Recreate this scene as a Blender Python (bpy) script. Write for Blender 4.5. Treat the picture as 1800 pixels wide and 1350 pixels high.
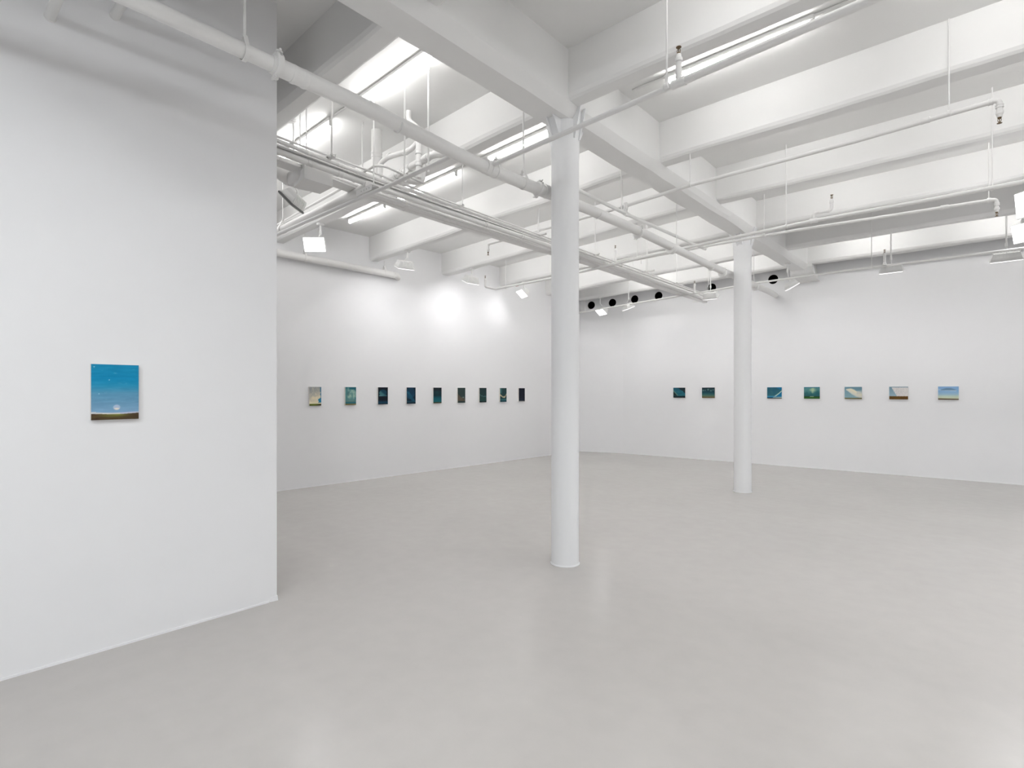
import bpy, bmesh, math, random
from mathutils import Vector, Matrix, noise

# ------------------------------------------------------------------ scene, camera, light
for o in list(bpy.data.objects):
    bpy.data.objects.remove(o)
scene = bpy.context.scene
C = scene.collection
scene.view_settings.view_transform = 'Standard'
scene.view_settings.look = 'None'
scene.view_settings.gamma = 1.0
scene.view_settings.use_curve_mapping = False
scene.view_settings.exposure = 0.0

F_PX, CX, CY, H = 950.0, 900.0, 688.0, 1.55          # focal length and horizon in a 1800 x 1350 frame, eye height
TH = math.atan((1745 - CX) / F_PX)                    # the camera's turn away from the girder's direction
CT, ST = math.cos(TH), math.sin(TH)

cam_data = bpy.data.cameras.new('camera')
cam_data.sensor_width = 36
cam_data.lens = 36 * F_PX / 1800
cam_data.shift_y = (CY - 675.0) / 1800
cam_data.clip_start = 0.02
cam = bpy.data.objects.new('camera', cam_data)
cam.location = (0, 0, H)
cam.rotation_euler = (math.pi / 2, 0, TH)
C.objects.link(cam)
scene.camera = cam

world = bpy.data.worlds.new('world')
world.use_nodes = True
world.node_tree.nodes['Background'].inputs[0].default_value = (0.8, 0.85, 0.9, 1)
world.node_tree.nodes['Background'].inputs[1].default_value = 0.3
scene.world = world

TUBE_STRENGTH = 37.0      # fluorescent tubes
FLOOD_W = 2.95            # wall-wash floods
TUBE_COL = (1.0, 0.99, 0.975)
FLOOD_COL = (0.99, 0.985, 1.0)
COOL_COL = (0.93, 0.97, 1.0)

# room axes: x runs along the joists, y along the girder, the camera stands over the origin
def ray(px, py):
    a = (px - CX) / F_PX
    return Vector((a * CT - ST, a * ST + CT, (CY - py) / F_PX))
def atz(px, py, z):
    r = ray(px, py); t = (z - H) / r.z
    return Vector((r.x * t, r.y * t, z))
def atx(px, py, x):
    r = ray(px, py); t = x / r.x
    return Vector((x, r.y * t, H + r.z * t))
def aty(px, py, y):
    r = ray(px, py); t = y / r.y
    return Vector((r.x * t, y, H + r.z * t))

# ------------------------------------------------------------------ materials
def srgb(c):
    c = max(0.0, min(1.0, c))
    return c / 12.92 if c <= 0.04045 else ((c + 0.055) / 1.055) ** 2.4
def mat(name, col, rough=0.6, metal=0.0, bump=0.0, scale=20.0, var=0.0, spec=0.5, emit=0.0):
    m = bpy.data.materials.new(name); m.use_nodes = True
    nt = m.node_tree; b = nt.nodes['Principled BSDF']
    b.inputs['Base Color'].default_value = (*col, 1)
    b.inputs['Roughness'].default_value = rough
    b.inputs['Metallic'].default_value = metal
    b.inputs['Specular IOR Level'].default_value = spec
    tc = nt.nodes.new('ShaderNodeTexCoord')
    if bump > 0 or var > 0:
        n = nt.nodes.new('ShaderNodeTexNoise'); n.inputs['Scale'].default_value = scale
        n.inputs['Detail'].default_value = 5
        nt.links.new(tc.outputs['Object'], n.inputs['Vector'])
        if bump > 0:
            bp = nt.nodes.new('ShaderNodeBump'); bp.inputs['Strength'].default_value = bump
            bp.inputs['Distance'].default_value = 0.01
            nt.links.new(n.outputs['Fac'], bp.inputs['Height'])
            nt.links.new(bp.outputs['Normal'], b.inputs['Normal'])
        if var > 0:
            rp = nt.nodes.new('ShaderNodeMixRGB'); rp.inputs[1].default_value = (*[c * (1 - var) for c in col], 1)
            rp.inputs[2].default_value = (*[min(1, c * (1 + var)) for c in col], 1)
            nt.links.new(n.outputs['Fac'], rp.inputs[0]); nt.links.new(rp.outputs[0], b.inputs['Base Color'])
    if emit > 0:
        b.inputs['Emission Color'].default_value = (*col, 1)
        b.inputs['Emission Strength'].default_value = emit
    return m

M_WALL = mat('wall_paint', (0.85, 0.85, 0.86), 0.75, bump=0.08, scale=9, var=0.008, spec=0.25)
M_CEIL = mat('ceiling_paint', (0.83, 0.828, 0.82), 0.7, bump=0.25, scale=6, var=0.01, spec=0.25)
M_PIPE = mat('pipe_paint', (0.80, 0.795, 0.785), 0.5, bump=0.05, scale=30, spec=0.3)
M_STEEL = mat('painted_steel', (0.70, 0.70, 0.69), 0.45, spec=0.4)
M_COL = mat('column_paint', (0.83, 0.835, 0.845), 0.5, bump=0.1, scale=7, spec=0.35)
M_DARKGAP = mat('grey_steel', (0.42, 0.42, 0.41), 0.6)
M_TRAY = mat('tray_steel', (0.74, 0.74, 0.73), 0.6)
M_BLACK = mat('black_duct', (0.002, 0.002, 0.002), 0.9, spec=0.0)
M_BRASS = mat('aged_brass', (0.16, 0.11, 0.06), 0.4, metal=0.7, var=0.2, scale=80)
M_LAMPWHITE = mat('lamp_housing', (0.80, 0.80, 0.79), 0.4)
M_PANEL = mat('panel_side', (0.78, 0.75, 0.72), 0.7)
M_FRAME = mat('lamp_gasket', (0.20, 0.20, 0.20), 0.5)
M_RED = mat('red_tag', (0.45, 0.08, 0.08), 0.5)
M_TUBE = mat('tube_glow', TUBE_COL, 0.5, emit=TUBE_STRENGTH)
M_DIFF = mat('diffuser_glow', FLOOD_COL, 0.5, emit=7.0)
M_DIFF_DIM = mat('diffuser_glow_soft', FLOOD_COL, 0.5, emit=1.6)

def floor_material():
    m = bpy.data.materials.new('polished_floor'); m.use_nodes = True
    nt = m.node_tree; b = nt.nodes['Principled BSDF']; N = nt.nodes.new; L = nt.links.new
    tc = N('ShaderNodeTexCoord')
    n1 = N('ShaderNodeTexNoise'); n1.inputs['Scale'].default_value = 0.55; n1.inputs['Detail'].default_value = 6
    n2 = N('ShaderNodeTexNoise'); n2.inputs['Scale'].default_value = 7; n2.inputs['Detail'].default_value = 8
    L(tc.outputs['Object'], n1.inputs['Vector']); L(tc.outputs['Object'], n2.inputs['Vector'])
    r = N('ShaderNodeValToRGB')
    r.color_ramp.elements[0].position = 0.3; r.color_ramp.elements[0].color = (0.470, 0.450, 0.430, 1)
    r.color_ramp.elements[1].position = 0.7; r.color_ramp.elements[1].color = (0.495, 0.474, 0.454, 1)
    L(n1.outputs['Fac'], r.inputs[0])
    mx = N('ShaderNodeMixRGB'); mx.blend_type = 'OVERLAY'; mx.inputs[0].default_value = 0.05
    L(r.outputs[0], mx.inputs[1]); L(n2.outputs['Fac'], mx.inputs[2]); L(mx.outputs[0], b.inputs['Base Color'])
    # a few tiny dark specks of wear
    v = N('ShaderNodeTexVoronoi'); v.inputs['Scale'].default_value = 1.6
    L(tc.outputs['Object'], v.inputs['Vector'])
    lt = N('ShaderNodeMath'); lt.operation = 'LESS_THAN'; lt.inputs[1].default_value = 0.008
    L(v.outputs['Distance'], lt.inputs[0])
    m2 = N('ShaderNodeMixRGB'); m2.inputs[2].default_value = (0.3, 0.28, 0.26, 1)
    L(lt.outputs[0], m2.inputs[0]); L(mx.outputs[0], m2.inputs[1]); L(m2.outputs[0], b.inputs['Base Color'])
    mr = N('ShaderNodeMapRange'); mr.inputs['To Min'].default_value = 0.20; mr.inputs['To Max'].default_value = 0.27
    L(n1.outputs['Fac'], mr.inputs['Value']); L(mr.outputs[0], b.inputs['Roughness'])
    b.inputs['Specular IOR Level'].default_value = 0.27
    bp = N('ShaderNodeBump'); bp.inputs['Strength'].default_value = 0.05; bp.inputs['Distance'].default_value = 0.01
    L(n1.outputs['Fac'], bp.inputs['Height']); L(bp.outputs['Normal'], b.inputs['Normal'])
    return m
M_FLOOR = floor_material()

def art_material():
    m = bpy.data.materials.new('oil_paint'); m.use_nodes = True
    nt = m.node_tree; b = nt.nodes['Principled BSDF']
    a = nt.nodes.new('ShaderNodeAttribute'); a.attribute_name = 'paint'
    nt.links.new(a.outputs['Color'], b.inputs['Base Color'])
    b.inputs['Roughness'].default_value = 0.5; b.inputs['Specular IOR Level'].default_value = 0.2
    return m
M_ART = art_material()

# ------------------------------------------------------------------ helpers
def tag(o, label=None, cat=None, group=None, kind=None):
    if label: o['label'] = label
    if cat: o['category'] = cat
    if group: o['group'] = group
    if kind: o['kind'] = kind
    return o
def thing(name, label, cat, loc, group=None):
    o = bpy.data.objects.new(name, None); o.empty_display_size = 0.1
    o.location = loc; C.objects.link(o)
    return tag(o, label, cat, group)
def worldloc(o):
    p = Vector(o.location)
    while o.parent:
        o = o.parent; p += Vector(o.location)
    return p
def obj(name, bm, m, parent=None, smooth=None, label=None):
    """links the bmesh (world coordinates) as one mesh object, moved into its parent's space"""
    if parent:
        bmesh.ops.translate(bm, verts=bm.verts, vec=-worldloc(parent))
    me = bpy.data.meshes.new(name); bm.to_mesh(me); bm.free()
    if m: me.materials.append(m)
    if smooth:
        try: me.shade_smooth_by_angle = None
        except Exception: pass
        for p in me.polygons: p.use_smooth = True
        if hasattr(me, 'set_sharp_from_angle'): me.set_sharp_from_angle(angle=math.radians(smooth))
    o = bpy.data.objects.new(name, me); C.objects.link(o)
    if parent: o.parent = parent
    if label: o['label'] = label
    return o
def BM(): return bmesh.new()
def add_box(bm, c, size, rot=None, bevel=0.0):
    t = bmesh.new()
    bmesh.ops.create_cube(t, size=1.0)
    bmesh.ops.scale(t, vec=size, verts=t.verts)
    if bevel: bmesh.ops.bevel(t, geom=t.edges[:], offset=bevel, segments=2, affect='EDGES')
    M = Matrix.Translation(c) @ (rot.to_4x4() if rot else Matrix())
    bmesh.ops.transform(t, matrix=M, verts=t.verts)
    me = bpy.data.meshes.new('t'); t.to_mesh(me); t.free(); bm.from_mesh(me); bpy.data.meshes.remove(me)
    return bm
def prism(bm, pts, axis_vec):
    """extrude a planar polygon (3D points) along a vector"""
    a = [bm.verts.new(p) for p in pts]; b = [bm.verts.new(Vector(p) + Vector(axis_vec)) for p in pts]
    n = len(pts)
    bm.faces.new(a[::-1]); bm.faces.new(b)
    for i in range(n): bm.faces.new((a[i], a[(i + 1) % n], b[(i + 1) % n], b[i]))
    bmesh.ops.recalc_face_normals(bm, faces=bm.faces[:])
    return bm
def rounded(path, k):
    out = [path[0]]
    for i in range(1, len(path) - 1):
        p, q, r = path[i - 1], path[i], path[i + 1]
        a = (p - q); b = (r - q)
        if a.length < 1e-6 or b.length < 1e-6: continue
        ang = a.angle(b)
        if ang > math.radians(172): out.append(q); continue
        d = min(k, a.length * 0.48, b.length * 0.48)
        A = q + a.normalized() * d; B = q + b.normalized() * d
        for s in range(6):
            t = s / 5
            out.append((1 - t) ** 2 * A + 2 * t * (1 - t) * q + t * t * B)
    out.append(path[-1])
    return out
def add_tube(bm, path, r, seg=16, bend=None, wob=0.0, caps=True):
    path = [Vector(p) for p in path]
    if len(path) > 2: path = rounded(path, bend if bend is not None else 2.4 * r)
    rs = r if isinstance(r, (list, tuple)) else None
    rings = []; up = None
    n = len(path)
    for i, p in enumerate(path):
        d = (path[min(i + 1, n - 1)] - path[max(i - 1, 0)]).normalized()
        if up is None:
            up = Vector((0, 0, 1)) if abs(d.z) < 0.9 else Vector((1, 0, 0))
        s = d.cross(up).normalized(); up = s.cross(d).normalized()
        rr = r
        ring = []
        for k in range(seg):
            a = 2 * math.pi * k / seg
            w = 1 + wob * noise.noise(p * 3 + Vector((k, 0, 0)))
            ring.append(bm.verts.new(p + (s * math.cos(a) + up * math.sin(a)) * rr * w))
        rings.append(ring)
    for i in range(n - 1):
        for k in range(seg):
            bm.faces.new((rings[i + 1][k], rings[i + 1][(k + 1) % seg], rings[i][(k + 1) % seg], rings[i][k]))
    if caps:
        bm.faces.new(rings[0]); bm.faces.new(rings[-1][::-1])
    return bm
def add_lathe(bm, base, axis, prof, seg=24):
    """profile of (radius, height) turned about an axis from a base point"""
    axis = Vector(axis).normalized(); base = Vector(base)
    u = axis.orthogonal().normalized(); w = axis.cross(u)
    rings = []
    for (r, h) in prof:
        rings.append([bm.verts.new(base + axis * h + (u * math.cos(2 * math.pi * k / seg) + w * math.sin(2 * math.pi * k / seg)) * max(r, 1e-4)) for k in range(seg)])
    for i in range(len(prof) - 1):
        for k in range(seg):
            bm.faces.new((rings[i][k], rings[i][(k + 1) % seg], rings[i + 1][(k + 1) % seg], rings[i + 1][k]))
    bm.faces.new(rings[0][::-1]); bm.faces.new(rings[-1])
    bmesh.ops.recalc_face_normals(bm, faces=bm.faces[:])
    return bm

# ------------------------------------------------------------------ the shell
ZS = 4.47                                                  # slab underside
def slab_z(x): return ZS if x > -2.9 else ZS + 0.0376 * (x + 2.9)
def joist_z(x): return 4.05 if x > -2.9 else 4.05 + 0.036 * (x + 2.9)
JY = [-4.25, -2.65, -1.05, 0.52, 2.13, 3.76, 5.45, 7.06, 8.68, 10.24]     # near faces of the joists
JW = 0.22
def top_z(x, y):
    if -3.09 < x < -2.70: return 3.95
    for j in JY:
        if j - 0.01 < y < j + JW + 0.01: return joist_z(x)
    return slab_z(x)

K = Vector((-7.98, 11.62, 0))                              # corner of the two far walls
WL0 = Vector((-8.278, 3.834, 0))
dirL = (K - WL0) / (K.y - WL0.y)
def wl_x(y): return WL0.x + dirL.x * (y - WL0.y)
WLS = Vector((wl_x(-5), -5, 0))
FR = [K, Vector((-6.9, 11.93, 0)), Vector((-4.259, 12.105, 0)), Vector((-1.135, 12.24, 0)), Vector((0.386, 12.287, 0)), Vector((5.2, 12.46, 0))]
def fr_y(x):
    for a, b in zip(FR, FR[1:]):
        if a.x <= x <= b.x: return a.y + (b.y - a.y) * (x - a.x) / (b.x - a.x)
    return 12.3

bm = BM()
outline = [(wl_x(-5) - 0.3, -5.2), (5.3, -5.2), (5.3, 12.8), (-8.6, 12.8)]
prism(bm, [Vector((x, y, -0.12)) for x, y in outline], (0, 0, 0.12))
floor = tag(obj('floor', bm, M_FLOOR), kind='structure')

def wall_strip(name, pts, h, thick, outward, m=M_WALL):
    bm = BM()
    n = len(pts)
    inn = []; out = []
    for p in pts:
        inn.append((Vector((p.x, p.y, 0)), Vector((p.x, p.y, h))))
        q = p + outward * thick
        out.append((Vector((q.x, q.y, 0)), Vector((q.x, q.y, h))))
    iv = [(bm.verts.new(a), bm.verts.new(b)) for a, b in inn]; ov = [(bm.verts.new(a), bm.verts.new(b)) for a, b in out]
    for i in range(n - 1):
        bm.faces.new((iv[i][0], iv[i + 1][0], iv[i + 1][1], iv[i][1]))
        bm.faces.new((ov[i + 1][0], ov[i][0], ov[i][1], ov[i + 1][1]))
        bm.faces.new((iv[i][1], iv[i + 1][1], ov[i + 1][1], ov[i][1]))
        bm.faces.new((iv[i + 1][0], iv[i][0], ov[i][0], ov[i + 1][0]))
    bm.faces.new((iv[0][0], iv[0][1], ov[0][1], ov[0][0])); bm.faces.new((iv[-1][1], iv[-1][0], ov[-1][0], ov[-1][1]))
    bmesh.ops.recalc_face_normals(bm, faces=bm.faces[:])
    return tag(obj(name, bm, m), kind='structure')
wall_strip('wall_far_left', [WLS, WL0, K], 4.6, 0.15, Vector((-1, 0, 0)))
wall_fr = wall_strip('wall_far_right', FR, 4.6, 0.15, Vector((0, 1, 0)))
wall_strip('wall_right', [Vector((5.1, -5, 0)), Vector((5.1, 12.5, 0))], 4.6, 0.15, Vector((1, 0, 0)))
wall_strip('wall_back', [Vector((wl_x(-5) - 0.1, -5, 0)), Vector((5.2, -5, 0))], 4.6, 0.15, Vector((0, -1, 0)))

# the near partition wall, with a slightly chipped lower corner
NX, NY = -3.97, 1.839
bm = BM()
add_box(bm, Vector((NX - 0.05, (NY - 5.0) / 2, 2.25)), Vector((0.10, NY + 5.0, 4.5)), bevel=0.004)
tag(obj('wall_near_left', bm, M_WALL), kind='structure')
bm = BM()
prism(bm, [Vector((NX + 0.0, NY - 0.055, 0)), Vector((NX + 0.010, NY + 0.004, 0)), Vector((NX - 0.01, NY + 0.010, 0)), Vector((NX - 0.10, NY + 0.008, 0)), Vector((NX - 0.10, NY - 0.02, 0))], (0.0, -0.004, 0.035))
b2 = tag(obj('trim_1', bm, M_WALL), kind='structure')

# round ventilation holes cut into the far right wall
def wall_hit(px, py):
    r = ray(px, py)
    for p, q in zip(FR, FR[1:]):
        d = q - p; det = d.x * (-r.y) + r.x * d.y
        s = ((-p.x) * (-r.y) + r.x * (-p.y)) / det
        if 0 <= s <= 1:
            w = p + d * s; return (w.x, H + r.z * (w.x / r.x))
HOLES = [wall_hit(*q) for q in ((1039, 536.5), (1076, 532), (1115.5, 526), (1157.5, 520), (1251, 506), (1359, 491))]
HR = 0.098
cb = BM()
for (x, z) in HOLES:
    y = fr_y(x)
    add_lathe(cb, Vector((x, y - 0.1, z)), (0, 1, 0), [(HR, 0), (HR, 0.09 + 0.11)], 32)
cme = bpy.data.meshes.new('cut'); cb.to_mesh(cme); cb.free()
cutter = bpy.data.objects.new('cut', cme); C.objects.link(cutter)
mod = wall_fr.modifiers.new('holes', 'BOOLEAN'); mod.operation = 'DIFFERENCE'; mod.solver = 'EXACT'; mod.object = cutter
dg = bpy.context.evaluated_depsgraph_get()
newme = bpy.data.meshes.new_from_object(wall_fr.evaluated_get(dg))
wall_fr.modifiers.clear(); wall_fr.data = newme
bpy.data.objects.remove(cutter)
HOLE_LAB = ['round black duct opening in far wall, nearest the room corner', 'second round black opening from the room corner, right of the bright flood light',
            'third round black opening from the corner, above the tilted flood light', 'fourth round black opening from the corner, above the thin sprinkler pipe',
            'round black opening behind a lamp stem, left of the rear column', 'round black opening just right of the rear column']
for (x, z), lab in zip(HOLES, HOLE_LAB):
    y = fr_y(x)
    t = thing('duct_opening', lab, 'duct', (x, y + 0.02, z), 'round openings high in the far wall')
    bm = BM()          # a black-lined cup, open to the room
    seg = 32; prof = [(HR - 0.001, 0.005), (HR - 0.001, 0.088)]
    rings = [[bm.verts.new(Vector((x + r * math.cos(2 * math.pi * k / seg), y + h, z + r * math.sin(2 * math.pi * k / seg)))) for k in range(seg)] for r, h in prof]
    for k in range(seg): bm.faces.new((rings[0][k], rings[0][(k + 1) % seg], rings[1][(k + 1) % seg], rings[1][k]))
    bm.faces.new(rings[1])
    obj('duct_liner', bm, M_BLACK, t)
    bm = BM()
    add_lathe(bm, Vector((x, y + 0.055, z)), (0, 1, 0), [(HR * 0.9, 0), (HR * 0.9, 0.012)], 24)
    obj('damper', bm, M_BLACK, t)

# ceiling slab
bm = BM()
xs = [-8.9, -2.9, 5.3]
lo = []
for x in xs:
    lo.append([bm.verts.new((x, y, slab_z(x))) for y in (-5.2, 12.8)] + [bm.verts.new((x, y, 4.7)) for y in (12.8, -5.2)])
for a, b in zip(lo, lo[1:]):
    for k in range(4): bm.faces.new((a[k], a[(k + 1) % 4], b[(k + 1) % 4], b[k]))
bm.faces.new(lo[0]); bm.faces.new(lo[-1][::-1])
bmesh.ops.recalc_face_normals(bm, faces=bm.faces[:])
ceiling = tag(obj('ceiling', bm, M_CEIL), kind='structure')

def beam(name, stations, section, topz, seed):
    """stations: list of (origin, lateral unit vector); section: (lateral offset, dz below top) list; edges made a little wavy"""
    bm = BM(); rings = []
    for (o, lat, zb, zt) in stations:
        ring = []
        for (s, f, w) in section:
            z = zb + f
            if f is None: z = zt
            n1 = noise.noise(Vector((o.x * 1.1, o.y * 1.1, seed + s * 9))) * 0.016 * w + noise.noise(Vector((o.x * 4, o.y * 4, seed + s * 5))) * 0.005 * w
            n2 = noise.noise(Vector((o.x * 1.3, o.y * 1.3, seed + 40 + s * 9))) * 0.012 * w
            ring.append(bm.verts.new(Vector((o.x, o.y, 0)) + lat * (s + n2) + Vector((0, 0, z + n1))))
        rings.append(ring)
    n = len(section)
    for a, b in zip(rings, rings[1:]):
        for k in range(n): bm.faces.new((a[k], a[(k + 1) % n], b[(k + 1) % n], b[k]))
    bm.faces.new(rings[0][::-1]); bm.faces.new(rings[-1])
    bmesh.ops.recalc_face_normals(bm, faces=bm.faces[:])
    return obj(name, bm, M_CEIL, ceiling, smooth=16)
def joist(y_of_x, x0, x1, seed):
    st = []
    n = 90
    for i in range(n + 1):
        x = x0 + (x1 - x0) * i / n
        st.append((Vector((x, y_of_x(x), 0)), Vector((0, 1, 0)), joist_z(x), slab_z(x)))
    h = [0.0, 0.0]
    sec = [(0.0, 0.42, 0.0), (0.0, 0.20, 0.3), (0.008, 0.045, 0.9), (0.022, 0.018, 1.0), (0.042, 0.0, 1.0), (JW - 0.05, 0.0, 1.0), (JW - 0.024, 0.016, 1.0), (JW - 0.01, 0.042, 0.9), (JW, 0.2, 0.3), (JW, 0.42, 0.0)]
    return beam('joist', st, sec, None, seed)
for i, j in enumerate(JY):
    x0 = min(wl_x(j), wl_x(j + JW)) - 0.05
    joist(lambda x, j=j: j, x0, 5.15, i * 13.7)
def j6(x): return 11.36 + 0.075 * (x + 8.1) if x < -2.9 else 11.75 + 0.02 * (x + 2.9)
joist(j6, -8.1, 5.15, 99.0)
# girder over the columns
GX = -2.895
st = []
for i in range(171):
    y = -5.05 + (12.15 + 5.05) * i / 170
    st.append((Vector((GX, y, 0)), Vector((1, 0, 0)), 3.95, ZS))
sec = [(-0.19, 0.53, 0.0), (-0.19, 0.30, 0.3), (-0.185, 0.10, 0.9), (-0.155, 0.045, 1.0), (-0.115, 0.0, 1.0), (0.115, 0.0, 1.0), (0.150, 0.04, 1.0), (0.182, 0.095, 0.9), (0.19, 0.30, 0.3), (0.19, 0.53, 0.0)]
beam('girder', st, sec, None, 300.0)
# flared bearing of the girder on the far wall
bm = BM()
rings = []
for (z, w, d) in [(3.76, 0.25, 0.12), (3.81, 0.23, 0.24), (3.90, 0.21, 0.36), (4.0, 0.20, 0.42), (4.12, 0.19, 0.42)]:
    yb = fr_y(GX) + 0.04
    rings.append([bm.verts.new((GX + 0.06 + a * w, b, z)) for a, b in ((-1, yb), (-1, yb - d), (1, yb - d), (1, yb))])
for a, b in zip(rings, rings[1:]):
    for k in range(4): bm.faces.new((a[k], a[(k + 1) % 4], b[(k + 1) % 4], b[k]))
bm.faces.new(rings[0][::-1]); bm.faces.new(rings[-1])
bmesh.ops.recalc_face_normals(bm, faces=bm.faces[:])
obj('corbel', bm, M_CEIL, ceiling)

# thin reveal strip along the foot of the walls
def foot(name, a, b, side):
    bm = BM()
    d = (b - a).normalized(); nrm = Vector((d.y, -d.x, 0)) * side
    prism(bm, [a, a + nrm * 0.006, a + nrm * 0.006 + Vector((0, 0, 0.012)), a + Vector((0, 0, 0.012))], b - a)
    bmesh.ops.recalc_face_normals(bm, faces=bm.faces[:])
    tag(obj(name, bm, M_WALL), kind='structure')
foot('baseboard_near_left', Vector((NX, -4.9, 0)), Vector((NX, NY - 0.06, 0)), 1)
foot('baseboard_far_left', Vector((wl_x(-4.9), -4.9, 0)), K, 1)
bm = BM()
for a, b in zip(FR, FR[1:]):
    d = (b - a).normalized(); nrm = Vector((d.y, -d.x, 0))
    prism(bm, [a, a + nrm * 0.006, a + nrm * 0.006 + Vector((0, 0, 0.012)), a + Vector((0, 0, 0.012))], b - a)
tag(obj('baseboard_far_right', bm, M_WALL), kind='structure')

# ------------------------------------------------------------------ columns
def column(x, y, r, label):
    t = thing('column', label, 'column', (x, y, 0), 'round columns under the girder')
    bm = BM()
    add_lathe(bm, Vector((x, y, 0)), (0, 0, 1), [(r + 0.007, 0), (r + 0.007, 0.006), (r + 0.001, 0.014), (r, 0.03), (r, 3.62), (r + 0.004, 3.66), (r + 0.004, 3.955)], 64)
    obj('shaft', bm, M_COL, t, smooth=30)
    for k in range(4):
        a = k * math.pi / 2
        d = Vector((math.cos(a), math.sin(a), 0)); w = Vector((-d.y, d.x, 0))
        o = Vector((x, y, 0))
        ztop = 3.965 if k in (1, 3) else 4.05
        bm = BM()
        r0, r1 = r - 0.02, r + (0.115 if k in (1, 3) else 0.075)
        z0 = 3.79
        # two cheeks and a web: an open channel that flares towards the beam
        for s in (-1, 1):
            q = o + w * (s * 0.037 - 0.005)
            prism(bm, [q + d * r0 + Vector((0, 0, z0)), q + d * (r + 0.01) + Vector((0, 0, z0)), q + d * r1 + Vector((0, 0, ztop)), q + d * r0 + Vector((0, 0, ztop))], w * 0.010)
        q = o - w * 0.035
        prism(bm, [q + d * (r - 0.01) + Vector((0, 0, z0)), q + d * (r - 0.0) + Vector((0, 0, z0)), q + d * (r1 - 0.035) + Vector((0, 0, ztop)), q + d * (r1 - 0.05) + Vector((0, 0, ztop))], w * 0.07)
        bmesh.ops.recalc_face_normals(bm, faces=bm.faces[:])
        obj('bracket', bm, M_COL, t)
    return t
column(-2.885, 3.965, 0.124, 'white round column standing nearest the viewer, mid room')
column(-2.893, 8.622, 0.128, 'white round column standing farther back, nearer the far wall')

# ------------------------------------------------------------------ pipes
def rod_part(parent, p, r=0.006, top=None, clamp=None, pr=0.02, name='hanger_rod'):
    """a threaded rod from a pipe up to whatever is overhead, with a clevis loop round the pipe"""
    zt = top if top is not None else top_z(p.x, p.y) + 0.012
    bm = BM(); z0 = p.z + pr * (2.1 if clamp == 'clevis' else 0.9)
    add_tube(bm, [Vector((p.x, p.y, z0)), Vector((p.x, p.y, zt))], r, 8)
    obj(name, bm, M_PIPE, parent, smooth=40)
def clevis_part(parent, p, d, pr):
    """strap round a pipe, drawn up to the rod"""
    d = Vector(d).normalized(); s = d.cross(Vector((0, 0, 1))).normalized(); up = Vector((0, 0, 1))
    bm = BM(); pts = []
    for k in range(17):
        a = math.radians(-215 + 250 * k / 16)
        pts.append(p + (s * math.cos(a) + up * math.sin(a)) * (pr + 0.002))
    top = p + up * (pr * 2.2)
    pts = [top + s * (-0.006)] + pts + [top + s * 0.006]
    w = max(0.012, pr * 0.28); th = 0.004
    prev = None
    for i in range(len(pts)):
        q = pts[i]; out = (q - p); out = out.normalized() if 0 < i < len(pts) - 1 else s * (-1 if i == 0 else 1)
        cur = [bm.verts.new(q + d * w * a + out * b) for a, b in ((-1, 0), (1, 0), (1, th), (-1, th))]
        if prev:
            for k in range(4): bm.faces.new((prev[k], prev[(k + 1) % 4], cur[(k + 1) % 4], cur[k]))
        else: bm.faces.new(cur[::-1])
        prev = cur
    bm.faces.new(prev)
    add_tube(bm, [top - up * 0.012, top + up * 0.016], max(0.009, pr * 0.16), 6)
    bmesh.ops.recalc_face_normals(bm, faces=bm.faces[:])
    obj('clevis', bm, M_PIPE, parent)
def coupling_part(parent, p, d, pr, L=0.05, k=1.22, name='coupling'):
    bm = BM(); d = Vector(d).normalized()
    R = pr * k
    add_lathe(bm, p - d * L / 2, d, [(R * 0.96, 0), (R, L * 0.08), (R, L * 0.25), (R * 0.93, L * 0.3), (R * 0.93, L * 0.7), (R, L * 0.75), (R, L * 0.92), (R * 0.96, L)], 24)
    obj(name, bm, M_PIPE, parent, smooth=40)
def grooved_part(parent, p, d, pr):
    """two-bolt grooved coupling with ears"""
    d = Vector(d).normalized(); s = d.cross(Vector((0, 0, 1))).normalized(); up = s.cross(d).normalized()
    bm = BM(); L = pr * 0.78; R = pr * 1.30
    add_lathe(bm, p - d * L / 2, d, [(pr * 1.01, 0), (R * 0.95, L * 0.06), (R, L * 0.2), (R, L * 0.8), (R * 0.95, L * 0.94), (pr * 1.01, L)], 28)
    for sg in (-1, 1):
        c = p + (up * 0.9 + s * 0.35) * sg * pr * 1.42
        rot = Matrix((s, d, up)).transposed()
        add_box(bm, c, Vector((pr * 0.5, pr * 0.7, pr * 0.34)), rot, bevel=pr * 0.08)
        add_tube(bm, [c - d * pr * 0.1 - s * pr * 0.55, c - d * pr * 0.1 + s * pr * 0.6], pr * 0.14, 8)
    obj('grooved_coupling', bm, M_PIPE, parent, smooth=35)
    bm = BM()
    c = p + (up * 0.62 + s * 0.98) * pr * 1.12
    add_box(bm, c, Vector((pr * 0.10, pr * 0.22, pr * 0.42)), Matrix((s, d, up)).transposed())
    obj('bolt', bm, M_DARKGAP, parent, label='dark bolt in the coupling')
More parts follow.
